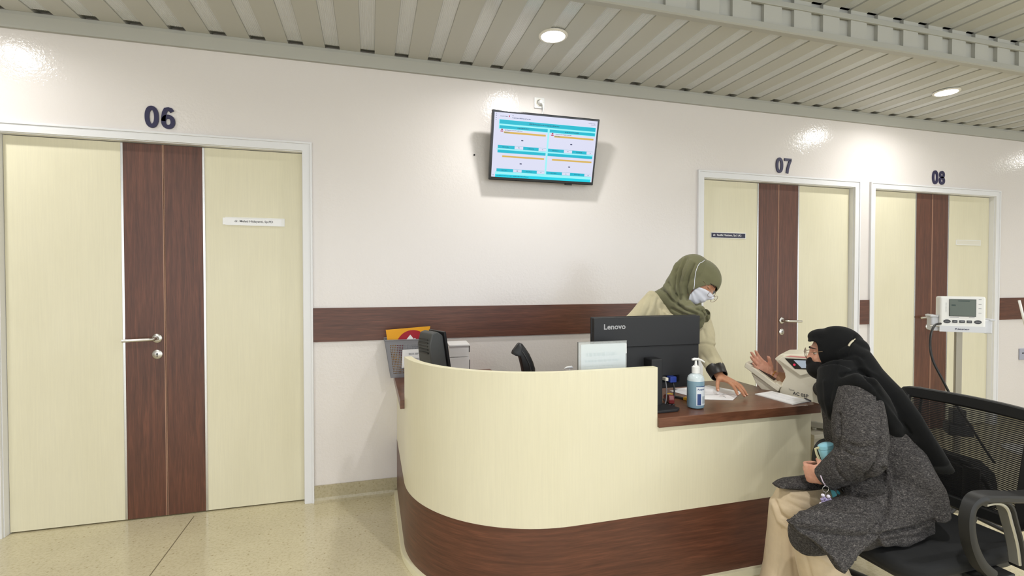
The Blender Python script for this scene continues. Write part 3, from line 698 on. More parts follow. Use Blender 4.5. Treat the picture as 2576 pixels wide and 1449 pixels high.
# ------------------------------------------------------------------ ARM BLOOD PRESSURE MACHINE on a small table
tb = thing('side_table', (2.42, -1.05, 0), 'small white side table under the blood pressure machine', 'table')
M_TBL = mat('white_table_laminate', (206, 200, 184), .45)
mb = MB(); mb.box(2.125, 2.60, -1.30, -.78, .575, .597); mb.build('table_top', M_TBL, tb, bevel=.003)
mb = MB(); mb.box(2.14, 2.585, -1.285, -.795, .535, .575); mb.build('apron', M_TBL, tb)
for x in (2.16, 2.565):
    for y in (-1.265, -.815): mb = MB(); mb.box(x-.016, x+.016, y-.016, y+.016, 0, .535); mb.build('leg', M_TBL, tb, bevel=.002)
bp = thing('blood_pressure_machine', (2.150, -1.176, .5975), 'cream arm blood pressure machine with tilted arm tray at the end of the worktop', 'blood pressure machine', rz=math.atan2(-.829, .5593), local=True)
M_BPC = mat('cream_instrument_plastic', (230, 224, 206), .4)
Z0 = .5975
def loc(pts): return [(a, b-Z0) for a, b in pts]
# body outline (local x, height); side walls of real depth
BODY = loc([(-.088, .6105), (-.090, .780), (-.078, .820), (-.062, .850), (-.066, .875), (-.085, .912), (-.116, .945), (-.088, .973), (-.02, .980), (.060, .982), (.115, .960), (.150, .89), (.165, .80), (.165, .6105)])
mb = MB(); mb.rings([[(p[0]*.985, y, p[1]) for p in BODY] if k else [(p[0], y, p[1]) for p in BODY] for k, y in ((1, .008), (0, .02), (0, .215), (1, .235))]); bod = mb.build('body', M_BPC, bp, smooth='auto', bevel=.006, seg=3)
mb = MB()   # raised display hood that leans back
hood = [(-.094, .945), (-.070, .968), (.075, .972), (.092, .950), (.088, .905), (.030, .880), (.012, .872), (-.006, .885)]
hd = loc(hood)
mb.rings([[(p[0], -.012-(.4-p[1])*.0, p[1]) for p in hd], [(p[0], .03, p[1]) for p in hd]]); mb.build('display_hood', M_BPC, bod, bevel=.004)
sc_ = loc([(-.062, .957), (.070, .963), (.078, .912), (-.014, .906)])
mb = MB(); mb.rings([[(p[0], -.0135, p[1]) for p in sc_], [(p[0], -.010, p[1]) for p in sc_]]); dsp = mb.build('display', M_BLACKG, bp)
sw = loc([(-.020, .952), (.064, .957), (.072, .920), (.018, .914)])
mb = MB(); mb.rings([[(p[0], -.0142, p[1]) for p in sw], [(p[0], -.0136, p[1]) for p in sw]]); mb.build('lit_window', em('display_window', (190, 202, 214), .75), dsp)
mb = MB(); mb.lathe([(.006, 0), (.006, .0008)], (-.016, -.0138, .928-Z0), 20, Matrix.Rotation(PI/2, 4, 'X')); mb.build('red_light', em('red_led', (226, 50, 84), 1.0), dsp)
mb = MB(); tl = loc([(-.060, .966), (-.035, .9735), (.04, .9745), (.066, .968)]); mb.rings([[(p[0], -.0126, p[1]) for p in tl], [(p[0], -.0122, p[1]) for p in tl]]); mb.build('pink_badge', mat('pink_badge', (226, 150, 146), .5), bod)
# cuff tunnel ring on the arm side
mb = MB(); Ry = Matrix.Rotation(PI/2, 4, 'Y')
mb.lathe([(.118, 0), (.122, .012), (.118, .030), (.098, .030), (.094, .0)], (.150, .115, .800-Z0), 40, Ry)
mb.build('cuff_ring', mat('grey_cream_plastic', (172, 168, 154), .4), bod, smooth='auto')
mb = MB(); mb.lathe([(.093, 0.001), (.093, .0285)], (.151, .115, .800-Z0), 40, Ry); mb.build('cuff_opening', M_DARK, bod)
mb = MB(); mb.box(-.088, .165, .0, .232, .0135, .045); mb.build('lower_skirt', mat('grey_plinth_plastic', (168, 164, 152), .5), bod, bevel=.004)
for x in (-.07, .07, .15):
    for y in (.03, .20): mb = MB(); mb.lathe([(.012, 0), (.012, .014)], (x, y, 0), 16); mb.build('foot', M_OFFW, bp)
text('lettering', 'AC 05P', M_INK, bod, (.010, .0072, .771-Z0), (1, 0, -.10), (0, 0, 1), .072, .017, .0006, .02, 'C')
text('lettering', 'Tensi', M_INK, bod, (-.032, .0072, .790-Z0), (1, 0, -.06), (0, 0, 1), .026, .008, .0006, .0, 'C')
# arm tray rising to the left
tr = [(-.094, .770), (-.267, .886), (-.257, .914), (-.084, .798)]
mb = MB(); trl = loc(tr); mb.rings([[(p[0], .0, p[1]) for p in trl], [(p[0], .19, p[1]) for p in trl]]); trb = mb.build('arm_tray', M_BPC, bp, bevel=.005, seg=3)
d_ = Vector((-.173, 0, .116)).normalized(); n_ = Vector((.116, 0, .173)).normalized()
def on_tray(s_, y, h): q = Vector((-.084, 0, .798-Z0))+d_*s_+n_*h; return (q.x, y, q.z)
mb = MB(); mb.rings([[on_tray(.045, .03, .0008), on_tray(.19, .03, .0008), on_tray(.19, .17, .0008), on_tray(.045, .17, .0008)], [on_tray(.047, .032, .003), on_tray(.188, .032, .003), on_tray(.188, .168, .003), on_tray(.047, .168, .003)]]); mb.build('elbow_pad', M_BLACK, trb, bevel=.001)
mb = MB(); mb.rings([[(-.10, y, .77-Z0), (-.235, y, .855-Z0), (-.21, y, .80-Z0), (-.12, y, .70-Z0), (-.088, y, .70-Z0)] for y in (.02, .17)]); mb.build('tray_bracket', M_BPC, bp, bevel=.004)
mb = MB(); mb.rings([[on_tray(-.004, y, -.002), on_tray(.03, y, -.002), on_tray(.03, y, .008), on_tray(-.004, y, .008)] for y in (.0, .19)]); mb.build('tray_hinge', M_BPC, bp, bevel=.002)

# ------------------------------------------------------------------ PATIENT MONITOR ON A POLE
pm = thing('monitor_stand', (3.186, -1.26, 0), 'white vital signs monitor on a steel pole in front of door 08', 'medical monitor', rz=AL(-42), local=True)
mb = MB(); mb.box(-.098, .100, -.05, .03, 1.081, 1.278); cs = mb.build('monitor_case', M_WHITE, pm, bevel=.010, seg=3)
mb = MB(); mb.box(-.098, .100, -.0515, -.0485, 1.081, 1.114); mb.build('lower_fascia', mat('pale_grey_plastic', (214, 216, 222), .4), cs)
mb = MB(); mb.box(-.056, .056, -.0535, -.0495, 1.170, 1.262); sc2 = mb.build('lcd', mat('lcd_green_grey', (84, 94, 82), .25), cs, bevel=.001)
mb = MB(); mb.box(-.0575, .0575, -.0530, -.0497, 1.1685, 1.2635); mb.build('lcd_edge', M_BLACK, cs)
mb = MB(); mb.box(-.048, -.030, -.0539, -.0536, 1.226, 1.234); mb.box(-.02, .03, -.0539, -.0536, 1.252, 1.256); mb.build('lcd_digits', mat('lcd_dark', (40, 60, 54), .4), sc2)
M_KEY = mat('dark_key', (52, 52, 58), .4)
for x, w_, rnd in ((-.066, .016, 1), (-.032, .011, 0), (-.001, .012, 0), (.030, .011, 0), (.066, .016, 1)):
    mb = MB()
    if rnd: mb.rings([[(x+w_*math.cos(2*PI*i/24), -.0505-k*.0015, 1.139+.0105*math.sin(2*PI*i/24)) for i in range(24)] for k in (0, 1)])
    else: mb.box(x-w_, x+w_, -.0525, -.0500, 1.132, 1.147)
    key = mb.build('key', M_KEY, cs, bevel=.0008)
    mb = MB(); mb.box(x-w_*.6, x+w_*.6, -.0528, -.0525, 1.1385, 1.1408); mb.build('key_mark', M_GREYINK, key)
text('lettering', 'Riester', M_NAVY, cs, (.0, -.0518, 1.098), (1, 0, 0), (0, 0, 1), .062, .009, .0005, .02, 'C')
mb = MB()
for z in (1.262, 1.235, 1.212, 1.188): mb.box(.068, .080, -.0506, -.0501, z, z+.0025)
for i in range(7): mb.box(-.072, -.070, -.0506, -.0501, 1.19+.008*i, 1.195+.008*i)
mb.box(-.055, -.015, -.0506, -.0501, 1.161, 1.1635); mb.box(.028, .052, -.0506, -.0501, 1.161, 1.1635); mb.build('small_marks', M_GREYINK, cs)
for q in (((-.132, -.098, -.035, .05, 1.082, 1.165), (-.140, -.10, -.045, .055, 1.160, 1.172)), ((.100, .134, -.03, .055, 1.076, 1.150), (.12, .145, -.035, .055, 1.145, 1.156))):
    mb = MB(); mb.box(*q[0]); mb.box(*q[1]); mb.build('side_cradle', mat('cool_white_plastic', (206, 208, 214), .4), pm, bevel=.006)
mb = MB(); mb.box(-.015, .015, -.008, .022, .05, 1.081); mb.build('pole', mat('dull_pole_metal', (150, 144, 130), .4, metal=.6), pm, bevel=.003)
mb = MB(); mb.box(-.05, .06, -.05, .06, .50, .56); mb.box(-.03, .03, -.04, .04, .56, .64); mb.build('clamp_box', M_BLACK, pm, bevel=.006)
for k in range(5):
    a = 2*PI*k/5+.4; mb = MB(); mb.tube([(0, .007, .085), (.14*math.cos(a), .14*math.sin(a), .07), (.27*math.cos(a), .27*math.sin(a), .055)], [(.014, .016), (.012, .014), (.010, .012)], 10); lg = mb.build('leg', M_BLACK, pm, smooth='auto')
    mb = MB(); mb.lathe([(.025, -.009), (.025, .009)], (.27*math.cos(a), .27*math.sin(a), .025), 20, Matrix.Rotation(a, 4, 'Z') @ Matrix.Rotation(PI/2, 4, 'X')); mb.build('caster', M_BLACK, lg, smooth='auto')
mb = MB(); mb.tube([(-.140, -.050, 1.113), (-.099, -.050, 1.112)], .0045, 10); mb.build('tube_connector', M_CHROME, pm, smooth='auto')

# blurred fittings at the right edge
ws = thing('wall_outlet', (6.06, -.001, .65), 'grey wall outlet low on the wall right of door 08', 'socket')
mb = MB(); mb.box(6.01, 6.12, -.012, -.001, .595, .705); mb.build('face_plate', mat('blue_grey_plastic', (172, 174, 190), .4), ws, bevel=.006)
mb = MB(); mb.box(6.04, 6.09, -.0135, -.0118, .655, .667); mb.build('socket_slot', M_KEY, ws)
wp = thing('white_rod', (5.05, -.60, 0), 'slanted white rod at the right edge of the photo', 'rod')
mb = MB(); mb.tube([(4.90, -.60, 1.207), (4.96, -.60, 1.052), (5.02, -.60, .90), (5.04, -.60, .84)], .0085, 12); mb.build('rod', M_WHITE, wp, smooth=True)
mb = MB(); mb.tube([(5.04, -.60, .86), (5.05, -.60, .5), (5.05, -.60, .012)], .012, 12); mb.lathe([(.16, 0), (.16, .012), (.03, .02)], (5.05, -.60, 0), 32); mb.build('stand', M_WHITE, wp, smooth='auto')

# ------------------------------------------------------------------ OFFICE CHAIR under the seated woman
M_CHK = mat('black_chair_plastic', (34, 34, 34), .5); M_SEAT = mat('black_seat_fabric', (20, 21, 23), .85)
ch = thing('office_chair', (2.05, -1.82, 0), 'black mesh-back office chair with armrests under the seated woman', 'chair')
CY = -1.82
def crs(pts, n=6):
    pts = [Vector(p) for p in pts]; k = len(pts); out = []
    for i in range(k-1):
        p0, p1, p2, p3 = [pts[max(0, min(k-1, i+j))] for j in (-1, 0, 1, 2)]
        for s_ in range(n):
            u = s_/n; out.append(.5*((2*p1)+(-p0+p2)*u+(2*p0-5*p1+4*p2-p3)*u*u+(-p0+3*p1-3*p2+p3)*u**3))
    out.append(pts[-1]); return out
def slab_xy(poly, zt, zb, name, m, par, bev=.012):
    mb = MB(); mb.prism(poly, zb, zt); return mb.build(name, m, par, smooth='auto', bevel=bev, seg=4)
def rrect(x0, x1, y0, y1, r, n=6):
    P = []
    for cx, cy, a0 in ((x1-r, y1-r, 0), (x0+r, y1-r, PI/2), (x0+r, y0+r, PI), (x1-r, y0+r, 3*PI/2)):
        for i in range(n+1): a = a0+PI/2*i/n; P.append((cx+r*math.cos(a), cy+r*math.sin(a)))
    return P
slab_xy(rrect(1.715, 2.30, CY-.245, CY+.245, .09), .418, .362, 'seat', M_SEAT, ch, .022)
slab_xy(rrect(1.75, 2.28, CY-.225, CY+.225, .08), .364, .338, 'seat_pan', M_CHK, ch, .008)
def backpt(v, z):      # v: -1..1 across, curved in plan and in height
    zz = (z-.44)/.43
    return Vector((2.335+.045*v*v*-.6 + .022*math.sin(zz*PI*.9)*-1 + .030*zz, CY+v*(.235-.02*(1-zz)), z))
fr = []
ring = []
for v in np.linspace(-1, 1, 13): ring.append((v, .870))
B = [(-1, .870), (-1, .70), (-.98, .58), (-.90, .475), (-.8, .445), (0, .435), (.8, .445), (.90, .475), (.98, .58), (1, .70), (1, .870)]
loop = [(-.93, .870), (-.5, .873), (0, .874), (.5, .873), (.93, .870), (.99, .850), (1, .80), (1, .70), (.985, .60), (.95, .50), (.88, .462), (.5, .452), (0, .45), (-.5, .452), (-.88, .462), (-.95, .50), (-.985, .60), (-1, .70), (-1, .80), (-.99, .850), (-.93, .870)]
P = crs([backpt(v, z) for v, z in loop], 4)
mb = MB(); bmr = []
for i, p in enumerate(P[:-1]):
    t = (P[(i+1) % (len(P)-1)]-P[i-1 if i else len(P)-2]).normalized(); nx = Vector((1, 0, 0)); nx = (nx-t*nx.dot(t)).normalized(); w_ = t.cross(nx)
    bmr.append([p+nx*.012*a+w_*.023*b for a, b in ((-1, -.8), (-.7, -1), (.7, -1), (1, -.8), (1, .8), (.7, 1), (-.7, 1), (-1, .8))])
bmr.append(bmr[0]); mb.rings(bmr, False); bfr = mb.build('back_frame', M_CHK, ch, smooth='auto', merge=True)
M_MESH = mat('black_chair_mesh', (16, 16, 17), .7)
nt, b_, N_, L_ = nodes(M_MESH); mp = coords(M_MESH); wv = N_.new('ShaderNodeTexWave'); wv.bands_direction = 'Z'; wv.inputs['Scale'].default_value = 42; L_.new(mp.outputs[0], wv.inputs[0])
rm = ramp(M_MESH, wv.outputs[0], [(0, (.70, .70, .70, 1)), (.35, (.80, .80, .80, 1)), (.6, (1, 1, 1, 1))]); L_.new(rm.outputs[0], b_.inputs['Alpha'])
mb = MB(); G = [[mb.bm.verts.new(backpt(v, z)) for v in np.linspace(-.97, .97, 14)] for z in np.linspace(.455, .865, 14)]
for i in range(13):
    for j in range(13): mb.bm.faces.new((G[i][j], G[i][j+1], G[i+1][j+1], G[i+1][j]))
mb.build('back_mesh', M_MESH, ch, smooth=True)
mb = MB(); mb.tube(crs([(2.06, CY, .33), (2.24, CY, .325), (2.345, CY, .37), (2.375, CY, .47), (2.38, CY, .60)]), [(.014, .032)]*25, 10); mb.build('back_spine', M_CHK, ch, smooth='auto')
def ribbon(mb, pts, wy, th):
    pts = crs(pts, 5); R = []
    for i, p in enumerate(pts):
        t = (pts[min(i+1, len(pts)-1)]-pts[max(i-1, 0)]).normalized(); y = Vector((0, 1, 0)); n = t.cross(y).normalized()
        u = i/(len(pts)-1); w_ = wy(u) if callable(wy) else wy; h = th(u) if callable(th) else th
        R.append([p+y*w_*a+n*h*b for a, b in ((-1, -.5), (-.8, -1), (.8, -1), (1, -.5), (1, .5), (.8, 1), (-.8, 1), (-1, .5))])
    mb.rings(R)
for s_, yy in ((-1, CY-.285), (1, CY+.285)):
    mb = MB(); ribbon(mb, [(2.00, yy+.0, .385), (1.945, yy, .43), (1.903, yy, .50), (1.888, yy, .57), (1.896, yy, .622), (1.930, yy, .648), (2.00, yy, .646), (2.12, yy, .630), (2.24, yy, .622)],
                      lambda u: .020+.010*min(1, max(0, (u-.5)*4)), lambda u: .017-.006*u)
    ar = mb.build('armrest', M_CHK, ch, smooth='auto')
    mb = MB(); ribbon(mb, [(1.955, yy, .628), (2.01, yy, .627), (2.055, yy, .605), (2.08, yy, .55), (2.11, yy, .47), (2.125, yy, .40)], .017, .006); mb.build('steel_strap', mat('dull_chrome', (188, 186, 176), .35, metal=.7), ar, smooth='auto')
    mb = MB(); ribbon(mb, [(1.96, yy, .640), (2.02, yy, .636), (2.068, yy, .612), (2.095, yy, .55), (2.125, yy, .47), (2.14, yy, .385)], .024, .007); mb.build('rear_upright', M_CHK, ar, smooth='auto')
    mb = MB(); mb.box(1.97, 2.13, min(yy, CY+s_*.20)-.0, max(yy, CY+s_*.20)+.0, .344, .362); mb.build('arm_bracket', M_CHK, ar, bevel=.004)
mb = MB(); mb.lathe([(.028, .10), (.028, .24), (.018, .24), (.018, .34)], (2.02, CY, 0), 24); mb.build('gas_column', M_CHK, ch, smooth='auto')
mb = MB(); mb.box(1.92, 2.12, CY-.07, CY+.07, .295, .34); mb.build('tilt_mechanism', M_CHK, ch, bevel=.008)
mb = MB(); mb.tube([(2.0, CY+.07, .315), (1.95, CY+.17, .312), (1.90, CY+.27, .315)], .006, 10); mb.build('height_lever', M_CHROME, ch, smooth='auto')
for k in range(5):
    a = 2*PI*k/5+.25; c_, s_ = math.cos(a), math.sin(a); X, Y = 2.02, CY
    mb = MB(); mb.tube([(X, Y, .115), (X+.14*c_, Y+.14*s_, .10), (X+.29*c_, Y+.29*s_, .075)], [(.018, .026), (.015, .02), (.011, .015)], 10); lg = mb.build('base_leg', M_CHK, ch, smooth='auto')
    Rm = Matrix.Rotation(a+.6, 4, 'Z') @ Matrix.Rotation(PI/2, 4, 'X')
    mb = MB(); mb.lathe([(.028, -.022), (.031, -.018), (.031, -.006), (.012, -.005), (.012, .005), (.031, .006), (.031, .018), (.028, .022)], (X+.29*c_, Y+.29*s_, .0315), 20, Rm); mb.tube([(X+.29*c_, Y+.29*s_, .045), (X+.29*c_, Y+.29*s_, .08)], .008, 8); mb.build('caster', M_BLACK, lg, smooth='auto')

# ------------------------------------------------------------------ PEOPLE
from mathutils import noise as mnoise
cyw, syw, cpt, spt = math.cos(CAM_YAW), math.sin(CAM_YAW), math.cos(CAM_PITCH), math.sin(CAM_PITCH)
FWD = Vector((syw*cpt, cyw*cpt, spt)); RGT = Vector((cyw, -syw, 0)); UPV = RGT.cross(FWD); CAM0 = Vector((0, -CAM_D, CAM_H))
def at(px, py, d): return CAM0 + (FWD + RGT*((px-1288)/CAM_F) + UPV*((724.5-py)/CAM_F))*d
AF, AR, AU, AC = [np.array(v) for v in (FWD, RGT, UPV, CAM0)]
def pix(co):
    d = co-AC; z = d@AF; return 1288+CAM_F*(d@AR)/z, 724.5-CAM_F*(d@AU)/z, z
def remesh(mb, voxel, smooth=2, fac=.5, cut=None):
    """union of overlapping closed shapes into one continuous skin"""
    bmesh.ops.recalc_face_normals(mb.bm, faces=mb.bm.faces)
    me = bpy.data.meshes.new('tmp'); mb.bm.to_mesh(me); mb.bm.free()
    o = bpy.data.objects.new('tmp', me); COL.objects.link(o)
    r = o.modifiers.new('r', 'REMESH'); r.mode = 'VOXEL'; r.voxel_size = voxel; r.adaptivity = 0
    if smooth: sm = o.modifiers.new('s', 'SMOOTH'); sm.iterations = smooth; sm.factor = fac
    dg = bpy.context.evaluated_depsgraph_get(); out = bpy.data.meshes.new_from_object(o.evaluated_get(dg))
    bpy.data.objects.remove(o); bpy.data.meshes.remove(me); return out
def getco(me):
    a = np.empty(len(me.vertices)*3); me.vertices.foreach_get('co', a); return a.reshape(-1, 3)
def getno(me):
    a = np.empty(len(me.vertices)*3); me.vertices.foreach_get('normal', a); return a.reshape(-1, 3)
def setco(me, a): me.vertices.foreach_set('co', a.ravel()); me.update()
def segdist(P, line):
    d = np.full(len(P), 1e9)
    for a, b in zip(line[:-1], line[1:]):
        a, b = np.array(a, float), np.array(b, float); ab = b-a; t = np.clip(((P-a)@ab)/(ab@ab+1e-12), 0, 1)
        d = np.minimum(d, np.linalg.norm(P-(a+t[:, None]*ab), axis=1))
    return d
def folds(me, lines, pixel=True):
    """lines: (polyline, half width, depth in metres); creases (negative) and ridges (positive)"""
    co, no = getco(me), getno(me); px, py, z = pix(co); P2 = np.stack([px, py], 1)
    facing = np.clip(-((co-AC)/np.linalg.norm(co-AC, axis=1)[:, None]*no).sum(1)*2.5+.35, 0, 1)
    disp = np.zeros(len(co))
    for line, r, a in lines:
        d = segdist(P2, line) if len(line[0]) == 2 else segdist(co, line)
        g = np.exp(-(d/r)**2)*a
        disp += g*facing if len(line[0]) == 2 else g
    setco(me, co+no*disp[:, None])
def wrinkle(me, amp, scale, stretch=(1, 1, 1), seed=0, sel=None):
    co, no = getco(me), getno(me); d = np.array([mnoise.noise(Vector((c[0]*stretch[0]*scale+seed, c[1]*stretch[1]*scale, c[2]*stretch[2]*scale))) for c in co])*amp
    if sel is not None: d = d*sel(co)
    setco(me, co+no*d[:, None])
def cull(me, keep):
    """drop the faces whose centre does not satisfy keep(co)"""
    bm = bmesh.new(); bm.from_mesh(me); bm.faces.ensure_lookup_table()
    C = np.array([f.calc_center_median()[:] for f in bm.faces]); k = keep(C)
    bmesh.ops.delete(bm, geom=[f for f, q in zip(bm.faces, k) if not q], context='FACES'); bm.to_mesh(me); bm.free(); me.update()
def smooth_border(me, it=6):
    bm = bmesh.new(); bm.from_mesh(me); vs = [v for v in bm.verts if v.is_boundary]
    for _ in range(it):
        new = {}
        for v in vs:
            nb = [e.other_vert(v).co for e in v.link_edges if e.is_boundary]
            if len(nb) == 2: new[v] = v.co*.4+(nb[0]+nb[1])*.3
        for v, c in new.items(): v.co = c
    bm.to_mesh(me); bm.free(); me.update()
class Frame:
    """head / hand frame: s = to the person's right, f = forward, u = up"""
    def __init__(s, o, f, u):
        s.o = Vector(o); s.f = Vector(f).normalized(); u = Vector(u); s.u = (u-s.f*u.dot(s.f)).normalized(); s.s = s.f.cross(s.u)
    def __call__(s, x, y, z): return s.o+s.s*x+s.f*y+s.u*z
    def arr(s, A): return np.array(s.o)+A[:, :1]*np.array(s.s)+A[:, 1:2]*np.array(s.f)+A[:, 2:]*np.array(s.u)
    def inv(s, co): d = co-np.array(s.o); return np.stack([d@np.array(s.s), d@np.array(s.f), d@np.array(s.u)], 1)
    def M(s): return Matrix((s.s, s.f, s.u)).transposed().to_4x4()
def head_point(th, ph, off=0.0):
    """local skull/face surface; th azimuth from the front (+ to the person's right), ph elevation"""
    cx, cy, cz = math.sin(th)*math.cos(ph), math.cos(th)*math.cos(ph), math.sin(ph)
    x, y, z = cx*.073, cy*(.088 if cy > 0 else .098), cz*.112
    lower = max(0, -cz)
    x *= 1-.28*lower**1.3; y *= 1-.10*lower**2
    if cy > 0:
        g = lambda a, b, sa, sb: math.exp(-((x-a)/sa)**2-((z-b)/sb)**2)
        k = cy**1.2
        y += k*(.022*g(0, -.022, .011, .016)+.010*g(0, .002, .009, .020)+.006*g(0, .030, .05, .010)       # nose, bridge, brow
             - .010*(g(.031, .012, .016, .010)+g(-.031, .012, .016, .010)) + .006*(g(.036, -.022, .018, .016)+g(-.036, -.022, .018, .016))
             + .008*g(0, -.052, .022, .007)+.007*g(0, -.062, .020, .006)-.004*g(0, -.0565, .022, .003)+.010*g(0, -.088, .022, .014))
    n = Vector((cx/.073, cy/.092, cz/.112)).normalized()
    return Vector((x, y, z))+n*off
def head_mesh(mb, F, off=0.0, n=64, m=48):
    R = []
    for j in range(1, m):
        ph = PI/2-PI*j/m; R.append([F(*head_point(2*PI*i/n, ph, off)) for i in range(n)])
    mb.rings(R, True)
def shell_patch(F, th0, th1, ph0, ph1, off, name, m, par, nt_=28, np_=20, fn=None, thick=.0012):
    mb = MB(); G = []
    for j in range(np_+1):
        row = []
        for i in range(nt_+1):
            a, b = i/nt_, j/np_; th = th0+(th1-th0)*a; ph = ph0+(ph1-ph0)*b
            if fn: th, ph, o_ = fn(a, b, th, ph, off)
            else: o_ = off
            row.append(mb.bm.verts.new(F(*head_point(th, ph, o_))))
        G.append(row)
    for j in range(np_):
        for i in range(nt_): mb.bm.faces.new((G[j][i], G[j][i+1], G[j+1][i+1], G[j+1][i]))
    o = mb.build(name, m, par, smooth=True); sd = o.modifiers.new('s', 'SOLIDIFY'); sd.thickness = thick; return o
def hand(mb, W, F, N, thumb, curls, spread=(.14, .04, -.06, -.16), scale=1.0, tcurl=(.15, .25, .3), tdir=(.75, .62, .25), palm_bend=0.0):
    """five separate fingers on a palm. W wrist, F towards the fingers, N the way the palm faces, thumb = +1/-1: side on which N x F points"""
    F = Vector(F).normalized(); N = Vector(N); N = (N-F*N.dot(F)).normalized(); T = N.cross(F)*thumb; W = Vector(W); k = scale
    P = lambda t, f, n: W+(T*t+F*f+N*n)*k
    rings = []
    for f, w_, h, n0, t0 in ((-.012, .0235, .0170, 0, 0), (.006, .026, .0165, 0, 0), (.028, .034, .0155, .001, .001), (.055, .0385, .0135, .0015, .0), (.078, .0395, .0115, .001, -.0005), (.090, .036, .008, .0005, -.001)):
        rings.append([P(t0+w_*math.copysign(abs(math.cos(a))**.8, math.cos(a)), f, n0+h*math.copysign(abs(math.sin(a))**.85, math.sin(a))) for a in [2*PI*i/20 for i in range(20)]])
    mb.rings(rings)
    mb.ellipsoid(P(.022, .032, .007), (.019*k, .026*k, .012*k), Matrix((T, F, N)).transposed().to_4x4())     # ball of the thumb
    mb.ellipsoid(P(-.024, .032, .006), (.013*k, .030*k, .010*k), Matrix((T, F, N)).transposed().to_4x4())
    L = ((.043, .026, .021), (.048, .030, .023), (.045, .027, .022), (.035, .021, .019)); TB = (.028, .0095, -.0095, -.0275); FB = (.084, .088, .085, .077); RR = (.0088, .0090, .0086, .0076)
    tips = []
    for q in range(4):
        base_ = P(TB[q], FB[q]-.018, .000); d = (F*math.cos(spread[q])+T*math.sin(spread[q])).normalized(); c = curls[q]; p = base_; pts = [p, P(TB[q], FB[q], 0)]; p = pts[-1]
        ang = 0
        for j in range(3):
            ang += c[j]; dd = d*math.cos(ang)+N*math.sin(ang); p = p+dd*L[q][j]*k; pts.append(p)
        r = RR[q]*k; fine = []; rad = []
        for a in range(len(pts)-1):
            for u in (0, .33, .67): fine.append(pts[a].lerp(pts[a+1], u)); rad.append(r*(1.06, 1.0, .98, .94, .86)[min(a, 4)]*(1.05 if u == 0 and a > 0 else .98))
        end = (pts[-1]-pts[-2]).normalized(); fine += [pts[-1], pts[-1]+end*r*.55, pts[-1]+end*r*.85]; rad += [r*.80, r*.60, r*.25]
        mb.tube(fine, rad, 12); tips.append((pts[-1], end, N*math.cos(ang)-d*math.sin(ang), r*.8))
    p = P(.020, .014, .004); d = (T*tdir[0]+F*tdir[1]+N*tdir[2]).normalized(); pts = [p]; TL = (.036, .031, .025); bend = (F*.8+N*.5-T*.5).normalized(); ang = 0
    for j in range(3):
        ang += tcurl[j]; dd = (d*math.cos(ang)+bend*math.sin(ang)).normalized(); p = p+dd*TL[j]*k; pts.append(p)
    fine = []; rad = []
    for a in range(3):
        for u in (0, .33, .67): fine.append(pts[a].lerp(pts[a+1], u)); rad.append((.0135, .0112, .0098)[a]*k*(1-.03*u))
    end = (pts[-1]-pts[-2]).normalized(); fine += [pts[-1], pts[-1]+end*.005*k, pts[-1]+end*.008*k]; rad += [.0085*k, .0065*k, .003*k]
    mb.tube(fine, rad, 12); tips.append((pts[-1], end, N, .0085*k))
    return tips
def nails(par, tips, m):
    for (p, e, nrm, r) in tips:
        back = (-nrm-e*(-nrm).dot(e)).normalized(); sd = e.cross(back)
        Mx = Matrix((sd, e, back)).transposed().to_4x4(); mb = MB(); mb.ellipsoid(p+back*r*.72+e*.001, (r*.62, r*.85, r*.22), Mx, 12, 8); mb.build('fingernail', m, par, smooth=True)
def skinmat(name, c, c2):
    m = mat(name, c, .48, spec=.4); b = m.node_tree.nodes['Principled BSDF']; b.inputs['Subsurface Weight'].default_value = .12; b.inputs['Subsurface Radius'].default_value = (.01, .004, .002)
    n = noise(m, (1, 1, 1), 38, 3, .6); r = ramp(m, n.outputs[0], [(.3, lin(c2)), (.7, lin(c))]); base(m, r.outputs[0]); return m
M_SKINA = skinmat('warm_brown_skin', (196, 142, 108), (172, 118, 88)); M_SKINB = skinmat('light_brown_skin', (224, 172, 150), (206, 148, 126))
def fabric(name, c, rough=.85, bumpn=260, s=.25, sheen=.15):
    m = mat(name, c, rough, spec=.2, sheen=sheen); n = noise(m, (1, 1, 1), bumpn, 2, .5); bump(m, n.outputs[0], s, .002)
    n2 = noise(m, (1, 1, 1), 7, 4, .6); r = ramp(m, n2.outputs[0], [(.3, lin(tuple(int(v*.93) for v in c))), (.7, lin(tuple(min(255, int(v*1.04)) for v in c)))]); base(m, r.outputs[0]); return m
M_OLIVE = fabric('olive_scarf_fabric', (116, 114, 86)); M_SHIRT = fabric('khaki_shirt_fabric', (194, 184, 152)); M_CUFF = mat('black_leather_cuff', (34, 30, 28), .4)
M_BLKSC = fabric('black_scarf_fabric', (15, 16, 17), .9, 300, .2, .05); M_BLKMASK = fabric('black_face_cover', (20, 19, 20), .8, 220, .2, .05)
M_MASK = mat('white_surgical_mask', (226, 228, 238), .7); M_TROU = fabric('beige_trouser_fabric', (204, 186, 158), .8, 200, .2)
M_DKTR = fabric('dark_skirt_fabric', (60, 58, 50)); M_SHOE = mat('black_shoe_leather', (24, 22, 22), .4)
M_EYEW = mat('eye_white', (206, 196, 188), .2); M_IRIS = mat('dark_iris', (30, 20, 16), .15); M_BROW = mat('eyebrow_hair', (40, 28, 22), .8)
M_GLASS = mat('thin_lens', (240, 245, 248), .03, alpha=.16); M_GOLD = mat('thin_metal_frame', (150, 126, 104), .3, metal=.8)
